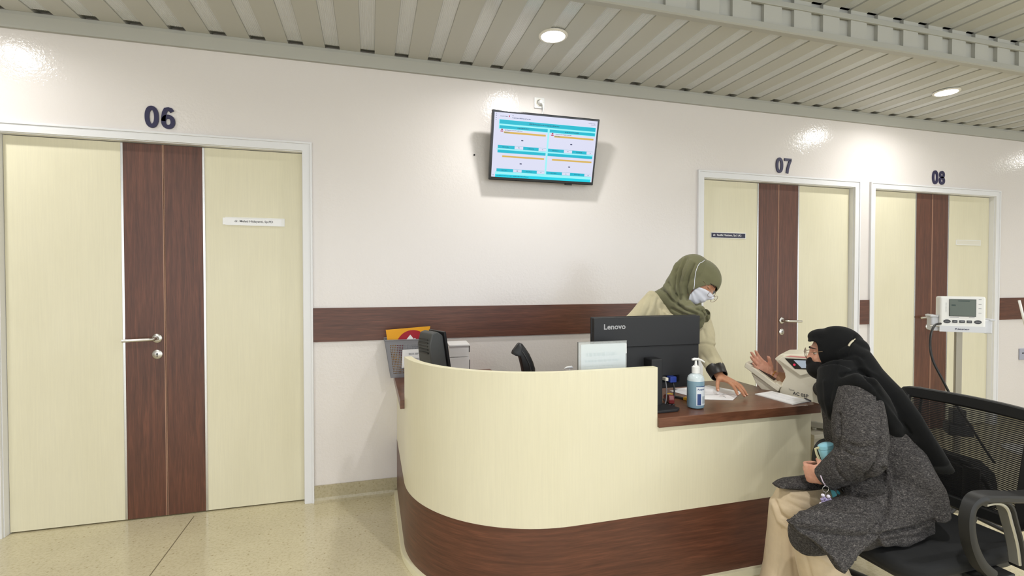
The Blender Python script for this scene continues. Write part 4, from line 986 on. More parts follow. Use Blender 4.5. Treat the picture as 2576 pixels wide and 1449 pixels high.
def eyes(F, par, lid, skin):
    for sx in (-1, 1):
        c = F(sx*.031, .0735, .012)
        c = F(sx*.030, .0675, .010); mb = MB(); mb.ellipsoid(c, (.0118,)*3, None, 20, 14); e = mb.build('eye', M_EYEW, par, smooth=True)
        mb = MB(); mb.ellipsoid(F(sx*.030, .0675+.0080, .010-.002*lid), (.0062, .0046, .0062), F.M(), 16, 10); mb.build('iris', M_IRIS, e, smooth=True)
        lidp = lambda b_, a, r=.0130: F(sx*.030+r*math.sin(a)*math.sin(b_), .0675+r*math.cos(a)*math.sin(b_), .010+r*math.cos(b_))
        mb = MB(); bu, bl = AL(72+36*lid), AL(110)   # lids round the eye
        for b0_, b1_ in ((AL(12), bu), (AL(165), max(bl, bu+.05))):
            mb.rings([[lidp(b0_+(b1_-b0_)*j/5, a) for a in np.linspace(-1.4, 1.4, 14)] for j in range(6)], False, False)
        mb.build('eyelid', skin, e, smooth=True)
        mb = MB(); mb.tube([lidp(bu, a, .0136) for a in np.linspace(-1.1, 1.1, 10)], .0011, 6); mb.build('eyelashes', M_BROW, e, smooth=True)
        mb = MB(); mb.tube([F(sx*(.015+.009*i), .0935-.0018*i*i*.9, .030+.0022*math.sin(i*.9)) for i in range(5)], [.0016, .0026, .0026, .002, .001], 8); mb.build('eyebrow', M_BROW, par, smooth=True)
def glasses(F, par, drop=0.0, tilt=0.0, rx=.024, rz=.021, y0=.108, owner=''):
    g = par; z0 = .010-drop
    for sx in (-1, 1):
        ring = [F(sx*.032+rx*math.cos(a), y0+.002*math.cos(2*a)-abs(sx*.032+rx*math.cos(a))*.12+tilt*(rz*math.sin(a)), z0+rz*math.sin(a)) for a in [2*PI*i/36 for i in range(37)]]
        mb = MB(); mb.tube(ring, .0011, 8); fr_ = mb.build('rim', M_GOLD, g, smooth=True)
        mb = MB(); mb.bm.faces.new([mb.bm.verts.new(p) for p in ring[:-1]]); mb.build('lens', M_GLASS, fr_)
        mb = MB(); mb.tube([F(sx*.056, y0-.007, z0+.006), F(sx*.066, y0-.02, z0+.008), F(sx*.073, .05, z0+.012+drop*.5), F(sx*.075, .0, .012)], .0011, 6); mb.build('temple', M_GOLD, g, smooth=True)
    mb = MB(); mb.tube([F(-.009, y0-.001, z0+.004), F(0, y0+.003, z0+.008), F(.009, y0-.001, z0+.004)], .0011, 6); mb.build('bridge', M_GOLD, g, smooth=True)
def strap(pts, r, name, m, par): mb = MB(); mb.tube(crs(pts, 5), r, 8); return mb.build(name, m, par, smooth=True)
def onto(me, p, off=.001, d=None):
    """nearest point of a mesh"""
    co = getco(me); no = getno(me); i = int(np.argmin(((co-np.array(p))**2).sum(1))); return Vector(co[i]+no[i]*off)
def ray_on(me, px, py, off=.002):
    co = getco(me); no = getno(me); x, y, z = pix(co); d = (x-px)**2+(y-py)**2
    idx = np.where(d < 36)[0]
    if not len(idx): idx = np.array([int(np.argmin(d))])
    i = idx[int(np.argmin(z[idx]))]; return Vector(co[i]+no[i]*off)

# ---------- standing woman
HA = Frame(at(1757, 717, 2.82), RGT*.52-UPV*.50-FWD*.69, RGT*.66+UPV*.72)
shR, shL = at(1646, 762, 2.92), at(1768, 806, 2.84)
elL, wrL = at(1776, 880, 2.78), at(1811, 948, 2.64)
elR, wrR = Vector((1.36, -.74, .975)), Vector((1.25, -.88, .86))
PEL = Vector((1.60, -.36, .93)); HLA, HRA = PEL+Vector((.10, .01, -.02)), PEL+Vector((-.10, -.0, -.02))
CHA = (shL+shR)/2+Vector((-.01, .05, -.08)); NKA = (shL+shR)/2+Vector((.02, -.01, .045))
across = (shL-shR).normalized()
mb = MB()
head_mesh(mb, HA)
mb.tube([NKA+Vector((-.01, .03, -.05)), NKA, HA(0, -.03, -.06), HA(0, -.02, -.02)], [.065, .055, .055, .06], 20)
mb.tube([PEL+Vector((0, 0, -.08)), PEL, PEL.lerp(CHA, .4), PEL.lerp(CHA, .75), CHA, CHA.lerp(NKA, .55)], [(.10, .15), (.10, .155), (.085, .125), (.095, .135), (.10, .145), (.07, .10)], 24, up=(0, -1, 0))
for sh, el, wr in ((shL, elL, wrL), (shR, elR, wrR)):
    mb.tube([CHA.lerp(sh, .4), sh, sh.lerp(el, .5), el, el.lerp(wr, .5), wr], [.042, .036, .034, .030, .029, .0235], 16)
for hp, kn, an in ((HLA, HLA+Vector((.02, -.07, -.44)), Vector((1.72, -.30, .08))), (HRA, HRA+Vector((-.01, -.06, -.44)), Vector((1.48, -.26, .08)))):
    mb.tube([hp+Vector((0, 0, .04)), hp+Vector((0, 0, -.08)), kn, kn.lerp(an, .35), an], [.085, .082, .056, .052, .036], 18)
    mb.ellipsoid(an+Vector((-.0, -.06, -.045)), (.042, .12, .034))
tA = hand(mb, wrL+Vector((0, 0, .006)), Vector((.20, -.93, -.25)), Vector((-.10, .10, -1)), 1, ((.16, .32, .16), (.14, .30, .16), (.16, .32, .18), (.22, .34, .18)), spread=(.24, .05, -.14, -.36), scale=.95, tcurl=(.10, .22, .2), tdir=(.82, .42, .46))
tA2 = hand(mb, wrR, Vector((.10, -.95, -.15)), Vector((0, -.1, -1)), -1, ((.15, .3, .2),)*4, scale=.95)
me = remesh(mb, .0038, 2, .4)
pa = link(me, 'person', M_SKINA, None, smooth=True)
tag(pa, 'standing woman in olive headscarf and khaki shirt leaning one hand on the worktop', 'person')
eyes(HA, pa, .9, M_SKINA); nails(pa, tA, mat('pale_nail', (226, 178, 156), .3))
# headscarf: inflated head, nape, shoulders
mb = MB(); Fm = HA.M()
mb.ellipsoid(at(1762, 700, 2.84), (.100, .118, .112), Fm, 40, 28); mb.ellipsoid(at(1741, 690, 2.86), (.108, .115, .116), None, 40, 28); mb.ellipsoid(HA(0, -.012, .0), (.092, .105, .115), Fm)
mb.ellipsoid(at(1722, 704, 2.87), (.085, .085, .090))
mb.tube([at(1726, 700, 2.88), at(1712, 722, 2.88), at(1700, 748, 2.87), at(1700, 775, 2.86)], [.088, .092, .088, .06], 24)
mb.tube([at(1645, 745, 2.93), at(1668, 744, 2.91), at(1695, 752, 2.88), at(1728, 778, 2.80), at(1760, 790, 2.77)], [.030, .062, .075, .070, .05], 20)
mb.tube([at(1702, 772, 2.84), at(1735, 800, 2.78), at(1765, 812, 2.78)], [.050, .060, .042], 20)
mb.tube([at(1722, 782, 2.80), at(1742, 790, 2.72), at(1762, 786, 2.71), at(1776, 770, 2.74)], [.045, .042, .040, .03], 18)
mb.ellipsoid(at(1771, 768, 2.76), (.026, .035, .036)); mb.ellipsoid(at(1776, 792, 2.78), (.022, .03, .045))
mb.ellipsoid(at(1715, 765, 2.97), (.12, .10, .065))
hs = remesh(mb, .005, 4, .5)
wrinkle(hs, .006, 9, (1, 1, .5), 3)
folds(hs, [([(1710, 650), (1698, 685), (1696, 725), (1706, 768)], 3.6, -.017), ([(1700, 660), (1688, 695), (1687, 730), (1697, 762)], 3.4, .008), ([(1726, 648), (1711, 680), (1706, 715), (1712, 748)], 3.4, -.016), ([(1717, 652), (1704, 688), (1700, 735)], 3, .007),
           ([(1746, 664), (1732, 692), (1725, 722), (1730, 752)], 3.4, -.014), ([(1738, 656), (1720, 700), (1717, 738)], 3.4, .008), ([(1657, 720), (1676, 740), (1697, 760), (1722, 778), (1750, 790)], 3.2, -.014), ([(1668, 714), (1692, 747), (1718, 766)], 4, .007),
           ([(1690, 776), (1712, 788), (1740, 797)], 3.2, -.011), ([(1702, 760), (1730, 776), (1757, 786)], 4, .007), ([(1765, 776), (1776, 798), (1780, 818)], 3.2, -.011), ([(1752, 778), (1766, 784), (1778, 780)], 3, -.010), ([(1682, 712), (1696, 735), (1712, 752)], 3, -.008), ([(1738, 800), (1760, 806)], 3, -.008)])
def openA(C):
    q = HA.inv(C); x, y, z = q[:, 0], q[:, 1], q[:, 2]
    inside = ((x/.068)**2+((z+.038)/.082)**2 < 1) & (y > .028)
    return ~inside
cull(hs, openA); smooth_border(hs)
o = link(hs, 'headscarf', M_OLIVE, pa, smooth=True); sd = o.modifiers.new('s', 'SOLIDIFY'); sd.thickness = .003; sd.offset = -1
HSA = hs
# mask
def maskfn(a, b, th, ph, off):
    c = abs(a-.5)*2; top = ph+0
    pl = .0012*math.sin(b*PI*7)
    ph = AL(-2)+(AL(-78)-AL(-2))*b*(1-.40*c*c)-AL(14)*c*c*(1-b)
    return th, ph, off+.007*(1-c*c)+pl
mk = shell_patch(HA, AL(-66), AL(66), 0, 0, .006, 'face_mask', M_MASK, pa, 30, 26, maskfn)
strap([ray_on(hs, x, y, .0012) for x, y in ((1740, 731), (1742, 713), (1743, 700), (1745, 686), (1748, 674), (1754, 664), (1762, 657), (1769, 653), (1775, 650))], .0017, 'mask_strap', M_MASK, pa)
ga = thing('eyeglasses', HA(0, .11, 0), 'thin round glasses low on the nose of the standing woman', 'glasses'); glasses(HA, ga, .020, .25, .0255, .0225, .116)
# shirt
mb = MB()
mb.tube([PEL+Vector((0, 0, -.20)), PEL, PEL.lerp(CHA, .4), PEL.lerp(CHA, .75), CHA, CHA.lerp(NKA, .6)], [(.135, .19), (.13, .185), (.115, .16), (.12, .17), (.125, .175), (.095, .13)], 28, up=(0, -1, 0))
mb.tube([CHA.lerp(shL, .3), shL+Vector((0, .01, -.005)), shL.lerp(elL, .5)+Vector((.0, .01, 0)), elL, elL.lerp(wrL, .42), elL.lerp(wrL, .70)], [.085, .074, .064, .054, .052, .046], 20)
mb.tube([CHA.lerp(shR, .3), shR+Vector((0, .01, -.005)), shR.lerp(elR, .5)+Vector((-.02, .02, .0)), elR, elR.lerp(wrR, .8)], [.09, .080, .068, .056, .045], 20)
sm_ = remesh(mb, .006, 4, .5); wrinkle(sm_, .008, 8, (1, 1, .6), 8)
folds(sm_, [([(1758, 866), (1778, 864), (1800, 871)], 2.2, -.008), ([(1760, 860), (1778, 858), (1801, 865)], 3, .005), ([(1640, 745), (1636, 770), (1622, 800)], 5, -.008), ([(1655, 752), (1652, 775), (1655, 798)], 4, -.008), ([(1668, 765), (1668, 785), (1672, 800)], 4, -.007), ([(1630, 742), (1618, 770), (1606, 800)], 4, .004),
            ([(1764, 890), (1780, 910), (1796, 925)], 5, -.005), ([(1770, 830), (1776, 850)], 4, -.006), ([(1788, 880), (1800, 905)], 4, .004), ([(1790, 815), (1797, 845)], 3.5, -.005)])
o = link(sm_, 'shirt', M_SHIRT, pa, smooth=True)
mb = MB(); R = []
dv = (wrL-elL).normalized()
for u, r in ((.655, .0505), (.67, .0515), (.965, .045), (.98, .043), (.965, .040), (.88, .040)):
    c = elL.lerp(wrL, u); a1 = Vector((0, 0, 1)).cross(dv).normalized(); a2 = dv.cross(a1); R.append([c+a1*r*math.cos(t)+a2*r*.92*math.sin(t) for t in [2*PI*i/28 for i in range(28)]])
mb.rings(R, False); o = mb.build('cuff', M_CUFF, pa, smooth='auto'); sd = o.modifiers.new('s', 'SOLIDIFY'); sd.thickness = .003
mb = MB(); mb.tube([PEL+Vector((0, 0, -.02)), PEL+Vector((0, -.01, -.2)), PEL+Vector((0, 0, -.55)), PEL+Vector((0, .04, -.86))], [(.13, .18), (.14, .19), (.15, .20), (.17, .23)], 32, up=(0, -1, 0)); me = remesh(mb, .01, 3); wrinkle(me, .012, 6, (2, 2, .3), 2); link(me, 'long_skirt', M_DKTR, pa, smooth=True)
for an in (Vector((1.72, -.30, .08)), Vector((1.48, -.26, .08))):
    mb = MB(); mb.ellipsoid(an+Vector((0, -.06, -.040)), (.048, .135, .036)); me = remesh(mb, .006, 2); co = getco(me); co[:, 2] = np.maximum(co[:, 2], .001); setco(me, co); link(me, 'shoe', M_SHOE, pa, smooth=True)

# ---------- seated woman
HB = Frame(at(2100, 893, 2.14), (-.70, .71, -.05), (.02, .03, 1))
sL, eL, wL = at(2160, 1001, 1.90), at(2164, 1150, 1.83), at(2088, 1198, 1.90)
BPO, BPX, BPY = Vector((2.150, -1.176, .5975)), Vector((.5593, -.829, 0)).normalized(), Vector((.829, .5593, 0)).normalized()
def at_plane(px, py, yl):
    d = at(px, py, 1)-CAM0; t = ((BPO+BPY*yl-CAM0).dot(BPY))/d.dot(BPY); return CAM0+d*t
wR = at_plane(1940, 942, .10); eR = at_plane(2052, 985, .115); sR = at(2120, 968, 2.28)
HLB, HRB = Vector((1.935, -1.85, .52)), Vector((1.955, -1.665, .52))
kL, aL = Vector((1.535, -1.825, .452)), Vector((1.700, -1.81, .085))
kR, aR = Vector((1.655, -1.620, .445)), Vector((1.650, -1.62, .085))
CHB = (sL+sR)/2+Vector((.035, 0, -.06)); NKB = (sL+sR)/2+Vector((-.02, .0, .055)); PLB = (HLB+HRB)/2+Vector((.02, 0, .04))
mb = MB(); head_mesh(mb, HB)
mb.tube([NKB+Vector((.03, 0, -.05)), NKB, HB(0, -.035, -.07), HB(0, -.02, -.02)], [.065, .056, .055, .06], 20)
mb.tube([PLB+Vector((0, 0, -.04)), PLB, PLB.lerp(CHB, .4), PLB.lerp(CHB, .75), CHB, CHB.lerp(NKB, .55)], [(.10, .15), (.10, .15), (.085, .12), (.075, .115), (.07, .11), (.06, .07)], 24, up=(1, 0, 0))
for sh, el, wr in ((sL, eL, wL), (sR, eR, wR)):
    mb.tube([CHB.lerp(sh, .4), sh, sh.lerp(el, .5), el, el.lerp(wr, .5), wr], [.045, .040, .036, .030, .029, .0235], 16)
for hp, kn, an in ((HLB, kL, aL), (HRB, kR, aR)):
    mb.tube([hp, hp.lerp(kn, .5), kn], [.078, .066, .052], 18); mb.tube([kn, kn.lerp(an, .35), an], [.056, .052, .036], 18)
    mb.ellipsoid(an+Vector((-.075, .01, -.045)), (.12, .042, .034))
tB = hand(mb, wR, Vector((-.62, .10, .62))+RGT*-.10, -FWD+Vector((0, 0, .35)), -1, ((.12, .22, .18), (.10, .18, .15), (.12, .2, .18), (.16, .25, .2)), spread=(.05, -.01, -.06, -.14), scale=.97, tcurl=(.05, .10, .1), tdir=(.42, .86, .35))
# left hand closed round the bottle
hW = at(2074, 1199, 1.91); tB2 = hand(mb, hW, FWD*.72-RGT*.22-UPV*.12, RGT*.92+FWD*.35, 1, ((.75, .9, .6), (.75, .9, .6), (.75, .9, .6), (.8, .9, .6)), spread=(.05, .0, -.04, -.10), scale=.95, tcurl=(.3, .4, .3), tdir=(.75, .4, .5))
mb.tube([wL, hW], [.026, .024], 14)
me = remesh(mb, .0038, 2, .4)
pb = link(me, 'person', M_SKINB, None, smooth=True)
tag(pb, 'seated woman in black headscarf and grey tweed coat raising her right palm', 'person')
eyes(HB, pb, .25, M_SKINB); nails(pb, tB, mat('pink_nail', (222, 168, 152), .3))
# black headscarf
mb = MB(); Fm = HB.M()
mb.ellipsoid(HB(0, -.010, .014), (.086, .108, .110), Fm, 40, 28)
mb.ellipsoid(HB(0, .044, .080), (.056, .056, .034), Fm); mb.ellipsoid(HB(0, .060, .050), (.066, .040, .045), Fm)                       # stiff peak over the forehead
mb.ellipsoid(at(2150, 878, 2.08), (.050, .055, .048))                       # gathered back of the head
mb.tube([at(2128, 882, 2.08), at(2150, 903, 2.05), at(2168, 945, 2.03), at(2204, 1000, 1.99), at(2240, 1052, 1.97), at(2268, 1100, 1.96), at(2296, 1140, 1.97), at(2330, 1165, 2.0)], [(.055, .052), (.060, .062), (.066, .085), (.062, .12), (.052, .13), (.044, .13), (.040, .13), (.03, .10)], 24, up=(1, 0, .3))
mb.tube([at(2110, 930, 2.06), at(2118, 965, 2.02), at(2135, 990, 1.99)], [.080, .078, .07], 24)
mb.tube([at(2098, 935, 2.03), at(2092, 975, 2.0), at(2092, 1010, 1.98), at(2096, 1040, 1.97), at(2100, 1064, 1.97)], [(.055, .075), (.052, .075), (.040, .07), (.022, .05), (.008, .02)], 20, up=(1, -.3, 0))
mb.tube([at(2122, 968, 1.94), at(2155, 957, 1.90), at(2185, 970, 1.88), at(2212, 1010, 1.89), at(2244, 1068, 1.90), at(2280, 1120, 1.92)], [.030, .030, .034, .036, .030, .018], 16)
hb_ = remesh(mb, .0055, 4, .5); wrinkle(hb_, .005, 9, (1, 1, .6), 5)
folds(hb_, [([(2150, 845), (2140, 870), (2128, 895)], 4, -.006), ([(2120, 900), (2150, 890), (2170, 900)], 5, -.006), ([(2105, 915), (2095, 960), (2085, 1010)], 5, -.006), ([(2115, 945), (2160, 930), (2210, 975)], 4, -.009), ([(2130, 935), (2170, 925), (2205, 945)], 4, .005),
            ([(2180, 950), (2230, 1010), (2290, 1090)], 4, -.007), ([(2160, 900), (2195, 950), (2240, 1030), (2300, 1110)], 5, .004), ([(2075, 960), (2078, 1010), (2086, 1045)], 4, .005)])
def openB(C):
    q = HB.inv(C); x, y, z = q[:, 0], q[:, 1], q[:, 2]
    return ~((np.abs(x) < .064) & (z < .060) & (z > -.085) & (y > .050+.10*np.maximum(0, -z)+.45*np.maximum(0, z-.015)))
cull(hb_, openB); smooth_border(hb_)
o = link(hb_, 'headscarf', M_BLKSC, pb, smooth=True); sd = o.modifiers.new('s', 'SOLIDIFY'); sd.thickness = .003; sd.offset = -1
# cloth face cover, full and rounded below
mb = MB(); mb.ellipsoid(HB(0, .042, -.060), (.070, .068, .052), Fm, 32, 22); mb.ellipsoid(HB(0, .080, -.036), (.030, .030, .032), Fm); mb.ellipsoid(HB(0, .0, -.070), (.078, .075, .048), Fm)
fcv = remesh(mb, .0045, 3); folds(fcv, [([(2045, 905), (2065, 925), (2095, 935)], 3, -.003)]); link(fcv, 'face_cover', M_BLKMASK, pb, smooth=True)
mb = MB(); mb.tube(crs([ray_on(hb_, 2132, 866, .001), ray_on(hb_, 2139, 858, .003), ray_on(hb_, 2147, 851, .003)]), [.0015]+[.0042]*9+[.002]*3, 8); mb.build('scarf_clip', mat('pale_clip', (196, 188, 164), .3), pb, smooth=True)
gb = thing('eyeglasses', HB(0, .11, 0), 'thin rimmed glasses on the seated woman', 'glasses'); glasses(HB, gb, .004, .05, .024, .0205, .112)
# tweed coat
M_TWEED = mat('grey_tweed', (78, 76, 76), .9, spec=.2)
n1 = noise(M_TWEED, (1, 1, 2.4), 210, 3, .75, .6); n2 = noise(M_TWEED, (1, 1, 2.4), 95, 3, .7, .8)
nt, b_, N_, L_ = nodes(M_TWEED); mx_ = mix(M_TWEED, n1.outputs[0], n2.outputs[0], .42)
rr_ = ramp(M_TWEED, mx_, [(.36, lin((30, 29, 30))), (.47, lin((54, 52, 52))), (.57, lin((84, 81, 80))), (.70, lin((146, 140, 134)))]); base(M_TWEED, rr_.outputs[0]); bump(M_TWEED, mx_, .35, .004)
mb = MB()
mb.tube([PLB+Vector((.02, -.01, -.085)), PLB+Vector((.015, 0, -.01)), PLB.lerp(CHB, .3)+Vector((.01, 0, 0)), PLB.lerp(CHB, .65), CHB, CHB.lerp(NKB, .7)], [(.100, .225), (.108, .222), (.114, .200), (.108, .178), (.098, .162), (.07, .09)], 32, up=(1, 0, 0))
mb.tube([CHB.lerp(sL, .35), sL+Vector((.005, .008, 0)), sL.lerp(eL, .35)+Vector((.01, .01, 0)), sL.lerp(eL, .75), eL+Vector((0, .005, .0))], [.090, .080, .088, .088, .076], 24)
mb.tube([eL+Vector((0, .005, .0)), eL.lerp(wL, .4)+Vector((0, 0, -.004)), eL.lerp(wL, .85), wL+(wL-eL)*.20], [.078, .070, .060, .050], 22); mb.ellipsoid(eL, (.078, .078, .078))
mb.tube([CHB.lerp(sR, .3), sR, sR.lerp(eR, .5), sR.lerp(eR, .8)], [.08, .065, .055, .045], 20)
mb.tube([HLB+Vector((.01, -.01, .0)), HLB.lerp(kL, .5)+Vector((0, -.012, -.002)), HLB.lerp(kL, .85)+Vector((0, -.014, -.004)), kL+Vector((-.060, -.014, -.004))], [.110, .098, .084, .058], 26); mb.ellipsoid(HLB+Vector((-.01, -.0, -.01)), (.115, .110, .10))
mb.tube([HRB+Vector((.01, .01, 0)), HRB.lerp(kR, .35)+Vector((0, .0, .005)), HRB.lerp(kR, .6)+Vector((0, 0, .006))], [.110, .092, .070], 24)
mb.ellipsoid(PLB+Vector((-.13, .0, .03)), (.12, .13, .06))
def flap(mb, P, d, th):      # cloth panel hanging down: traced outline, real thickness
    A = [at(x, y, dd) for x, y, dd in P]; mb.rings([A, [p+Vector((0, th, 0)) for p in A]])
flap(mb, [(1992, 1318, 1.70), (2030, 1290, 1.70), (2110, 1292, 1.70), (2200, 1300, 1.70), (2226, 1340, 1.69), (2196, 1368, 1.68), (2160, 1402, 1.66), (2126, 1446, 1.64), (2096, 1404, 1.65), (2052, 1366, 1.67), (2012, 1345, 1.69)], 0, .035)
flap(mb, [(2205, 1330, 1.72), (2290, 1320, 1.76), (2355, 1300, 1.82), (2361, 1345, 1.82), (2330, 1362, 1.79), (2285, 1374, 1.76), (2225, 1378, 1.73)], 0, .05)
mb.tube([at(1952, 1222, 2.02), at(1985, 1216, 2.04), at(2040, 1216, 2.06), at(2110, 1215, 2.06)], [(.008, .03), (.014, .05), (.030, .07), (.05, .08)], 16, up=(0, 0, 1))
cj = remesh(mb, .006, 4, .5); wrinkle(cj, .010, 6, (1, 1, 1), 11); wrinkle(cj, .004, 16, (1, 1, 1), 4)
folds(cj, [([(2212, 1000), (2222, 1060), (2218, 1120), (2212, 1150)], 4.5, -.016), ([(2216, 1150), (2190, 1190), (2150, 1215), (2110, 1230)], 5, -.018), ([(2110, 1040), (2112, 1090), (2105, 1130)], 4, -.010), ([(2140, 1120), (2170, 1128), (2200, 1122)], 4, -.008), ([(2125, 1135), (2150, 1150), (2185, 1150)], 4, -.007), ([(2130, 1105), (2165, 1112), (2205, 1100)], 5, .005),
           ([(2095, 1150), (2105, 1185), (2130, 1215)], 3.5, -.006), ([(2222, 1180), (2236, 1240), (2226, 1300), (2190, 1340)], 5, -.010), ([(2228, 1170), (2246, 1240), (2240, 1300)], 6, .006), ([(2150, 1240), (2200, 1262), (2228, 1290)], 5, -.010), ([(2010, 1330), (2080, 1345), (2150, 1352), (2230, 1345), (2300, 1330)], 5, -.010), ([(2000, 1310), (2090, 1325), (2170, 1335)], 6, .006),
           ([(2060, 1290), (2130, 1300), (2190, 1310)], 4.5, -.005), ([(2230, 1345), (2290, 1335), (2350, 1310)], 4, -.014), ([(2222, 1362), (2270, 1352), (2320, 1350)], 3.5, -.007), ([(2250, 1050), (2300, 1130), (2340, 1230)], 7, .004), ([(2205, 1015), (2200, 990), (2180, 975)], 4, -.006)])
link(cj, 'tweed_coat', M_TWEED, pb, smooth=True)
# inner sleeve of the raised arm
mb = MB(); mb.tube([eR+Vector((0, 0, .0)), eR.lerp(wR, .35), eR.lerp(wR, .72), eR.lerp(wR, .86)], [.046, .042, .036, .033], 20); me = remesh(mb, .005, 2); link(me, 'inner_sleeve', fabric('tan_knit', (178, 138, 110)), pb, smooth=True)
# wide trousers
mb = MB()
mb.tube([HRB, HRB.lerp(kR, .5), kR+Vector((.005, 0, .0)), kR+Vector((-.012, 0, -.03))], [.075, .080, .080, .070], 24)
mb.tube([kR+Vector((-.0, 0, .01)), kR.lerp(aR, .3), kR.lerp(aR, .7), aR+Vector((-.005, 0, .03)), aR+Vector((-.005, 0, .0))], [.074, .080, .092, .102, .104], 24)
mb.tube([HLB, HLB.lerp(kL, .6), kL, kL+Vector((-.005, 0, -.02))], [.075, .070, .062, .060], 24)
mb.tube([kL+Vector((.005, 0, .01)), kL.lerp(aL, .3), kL.lerp(aL, .7), aL+Vector((0, 0, .02))], [.074, .080, .092, .100], 24)
tj = remesh(mb, .006, 4, .5); wrinkle(tj, .009, 7, (1, 1, .35), 21)
folds(tj, [([(1990, 1250), (2030, 1262), (2062, 1285)], 3.5, -.006), ([(1980, 1262), (2015, 1280), (2050, 1298)], 3.5, -.005), ([(1990, 1240), (2030, 1250), (2070, 1268)], 3.5, .004), ([(1950, 1260), (1965, 1295), (1992, 1312)], 4, -.010), ([(1945, 1270), (1958, 1310), (1985, 1330)], 4, .005), ([(1965, 1330), (1960, 1400), (1950, 1449)], 6, -.005), ([(1990, 1360), (2000, 1449)], 5, -.006),
           ([(2015, 1360), (2045, 1385), (2090, 1400)], 3.5, -.006), ([(2025, 1375), (2060, 1400), (2100, 1425)], 4, .005), ([(2010, 1370), (2030, 1410), (2040, 1449)], 4, -.005)])
link(tj, 'trousers', M_TROU, pb, smooth=True)
for an in (aL, aR):
    mb = MB(); mb.ellipsoid(an+Vector((-.075, .0, -.043)), (.135, .048, .038)); me = remesh(mb, .006, 2); co = getco(me); co[:, 2] = np.maximum(co[:, 2], .001); setco(me, co); link(me, 'shoe', M_SHOE, pb, smooth=True)
# bracelet
br = thing('bracelet', wR, 'thin gold bracelet on the raised wrist of the seated woman', 'bracelet')
fw = (wR-eR).normalized(); a1 = fw.cross(Vector((0, 0, 1))).normalized(); a2 = fw.cross(a1); c = wR-fw*.012
mb = MB(); mb.tube([c+a1*.031*math.cos(t)+a2*.027*math.sin(t)+fw*.003*math.sin(t) for t in [2*PI*i/32 for i in range(33)]], .0022, 8); mb.build('band', mat('gold', (216, 172, 96), .25, metal=1), br, smooth=True)
for t in (PI*1.15, PI*1.75, PI*.1): mb = MB(); mb.ellipsoid(c+a1*.032*math.cos(t)+a2*.028*math.sin(t), (.0045, .0045, .0045)); mb.build('bead', mat('gold', (216, 172, 96), .25), br, smooth=True)
# drinking bottle in the left hand
b0, b1 = at(2120, 1258, 1.955), at(2077, 1116, 1.985); ax = (b1-b0).normalized(); LB = (b1-b0).length
db = thing('drinking_bottle', b0, 'pale blue drinking bottle held in the lap of the seated woman', 'bottle')
q = ax.to_track_quat('Z', 'Y').to_matrix().to_4x4()
M_CYAN = mat('pale_blue_bottle', (146, 206, 226), .25); M_CYAN2 = mat('bright_blue_bottle_foot', (96, 196, 232), .2)
mb = MB(); mb.lathe([(.028, .0), (.031, .004), (.032, .012), (.032, .05)], b0, 32, q); mb.build('bottle_foot', M_CYAN2, db, smooth='auto')
mb = MB(); mb.lathe([(.0318, .05), (.0318, LB-.052), (.0295, LB-.046)], b0, 32, q); mb.build('bottle_body', M_CYAN, db, smooth='auto')
mb = MB(); mb.lathe([(.0325, LB-.048), (.0325, LB-.020), (.0315, LB-.018), (.0325, LB-.016), (.030, LB-.004), (.020, LB+.002), (.0, LB+.003)], b0, 32, q); mb.build('bottle_cap', M_CYAN, db, smooth='auto')
sdv = (-RGT-ax*(-RGT).dot(ax)).normalized()
mb = MB(); mb.tube([b0+ax*(LB-.010)+sdv*.030, b0+ax*(LB-.010)+sdv*.046, b0+ax*(LB-.03)+sdv*.047, b0+ax*(LB-.075)+sdv*.040], [(.006, .003)]*4, 8); mb.build('carry_strap', mat('cream_strap', (226, 218, 176), .5), db, smooth='auto')
# key ring with lilac charms hanging from the hand
kr = thing('key_ring', at(2078, 1230, 1.87), 'key ring with lilac flower charms hanging from the seated woman\'s hand', 'key ring')
kc = at(2077, 1230, 1.86)
mb = MB(); mb.tube([kc+RGT*.0115*math.cos(t)+UPV*.0115*math.sin(t) for t in [2*PI*i/28 for i in range(29)]], .0010, 6); mb.build('ring', M_CHROME, kr, smooth=True)
mb = MB(); mb.tube([at(2064, 1196, 1.865), at(2070, 1212, 1.86), kc+UPV*.0115], .0022, 8); mb.build('cord', mat('pale_lilac_cord', (196, 180, 196), .5), kr, smooth=True)
M_LIL = mat('lilac_charm', (176, 164, 206), .3); M_PRL = mat('pearl', (224, 218, 232), .15)
for (x, y, r) in ((2070, 1246, .0065), (2084, 1249, .0068), (2065, 1268, .0062)):
    mb = MB(); mb.ellipsoid(at(x, y, 1.855), (r, r, r)); mb.build('pearl', M_PRL, kr, smooth=True)
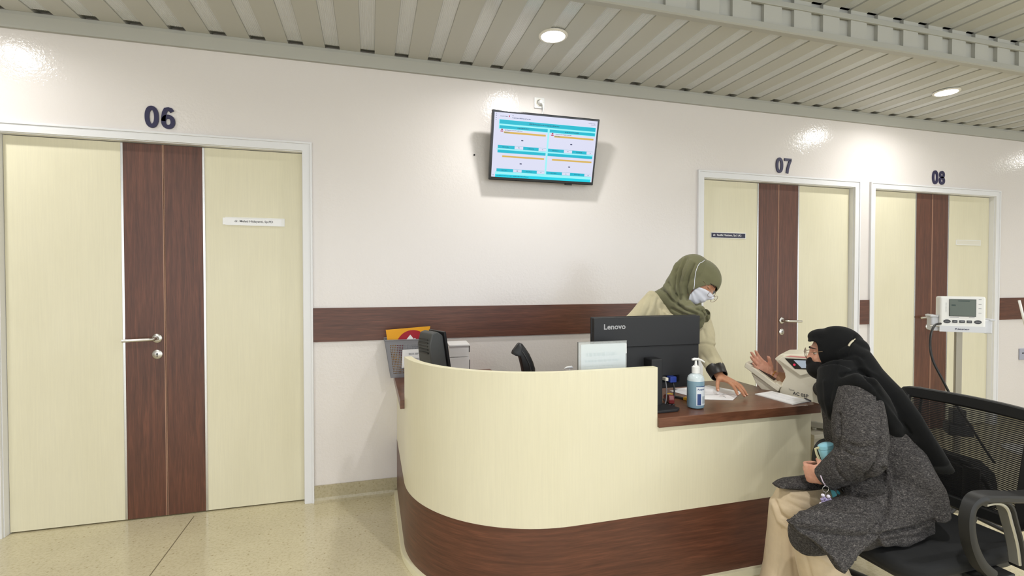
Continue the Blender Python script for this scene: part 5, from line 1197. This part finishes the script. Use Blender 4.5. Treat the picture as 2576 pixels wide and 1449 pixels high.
for (x, y) in ((2073, 1258), (2087, 1261)):
    mb = MB()
    for i in range(5): a = 2*PI*i/5+.3; mb.ellipsoid(at(x, y, 1.86)+RGT*.008*math.cos(a)+UPV*.008*math.sin(a), (.0062, .0062, .0062), None, 12, 8)
    me = remesh(mb, .0015, 1); link(me, 'flower_charm', M_LIL, kr, smooth=True)
mb = MB(); mb.tube([kc-UPV*.0115, at(2075, 1247, 1.858), at(2078, 1256, 1.86)], .0008, 6); mb.build('chain', M_CHROME, kr)
# bag hanging behind the chair back
bg_ = thing('shoulder_bag', (2.47, -1.70, .40), 'black shoulder bag hanging behind the mesh back of the office chair', 'bag')
mb = MB(); mb.rings([[(2.41+dx, y, z) for y, z in ((-1.84, .43), (-1.83, .56), (-1.78, .60), (-1.62, .60), (-1.57, .56), (-1.56, .43), (-1.60, .39), (-1.80, .39))] for dx in (0, .03, .08, .10)])
me = remesh(mb, .008, 4); wrinkle(me, .01, 9, (1, 1, 1), 6); link(me, 'bag_body', mat('black_bag_fabric', (18, 18, 19), .7), bg_, smooth=True)
mb = MB(); mb.tube(crs([(2.405, -1.66, .59), (2.395, -1.74, .61), (2.395, -1.82, .59), (2.40, -1.87, .53), (2.405, -1.87, .45)]), .011, 8); mb.build('bag_strap', M_BLACK, bg_, smooth=True)
mb = MB(); mb.tube(crs([(2.398, -1.68, .575), (2.392, -1.75, .59), (2.392, -1.81, .565), (2.398, -1.84, .50), (2.40, -1.84, .44)]), .005, 8); mb.build('bag_piping', mat('grey_piping', (110, 110, 104), .5), bg_, smooth=True)
mb = MB(); mb.tube(crs([(2.40, -1.60, .60), (2.40, -1.60, .75), (2.385, -1.62, .875), (2.345, -1.62, .885)]), .006, 8); mb.build('hanging_strap', M_BLACK, bg_, smooth=True)
# pressure hose from the patient monitor
cable('pressure_hose', [at(2366, 814, 2.66), at(2352, 818, 2.64), at(2342, 840, 2.60), at(2340, 875, 2.56), at(2348, 910, 2.54), at(2368, 950, 2.52), at(2400, 1010, 2.52), at(2440, 1070, 2.52), at(2478, 1130, 2.52), at(2502, 1165, 2.52)], .0058, M_BLACK, 'black hose hanging from the white vital signs monitor behind the chair')
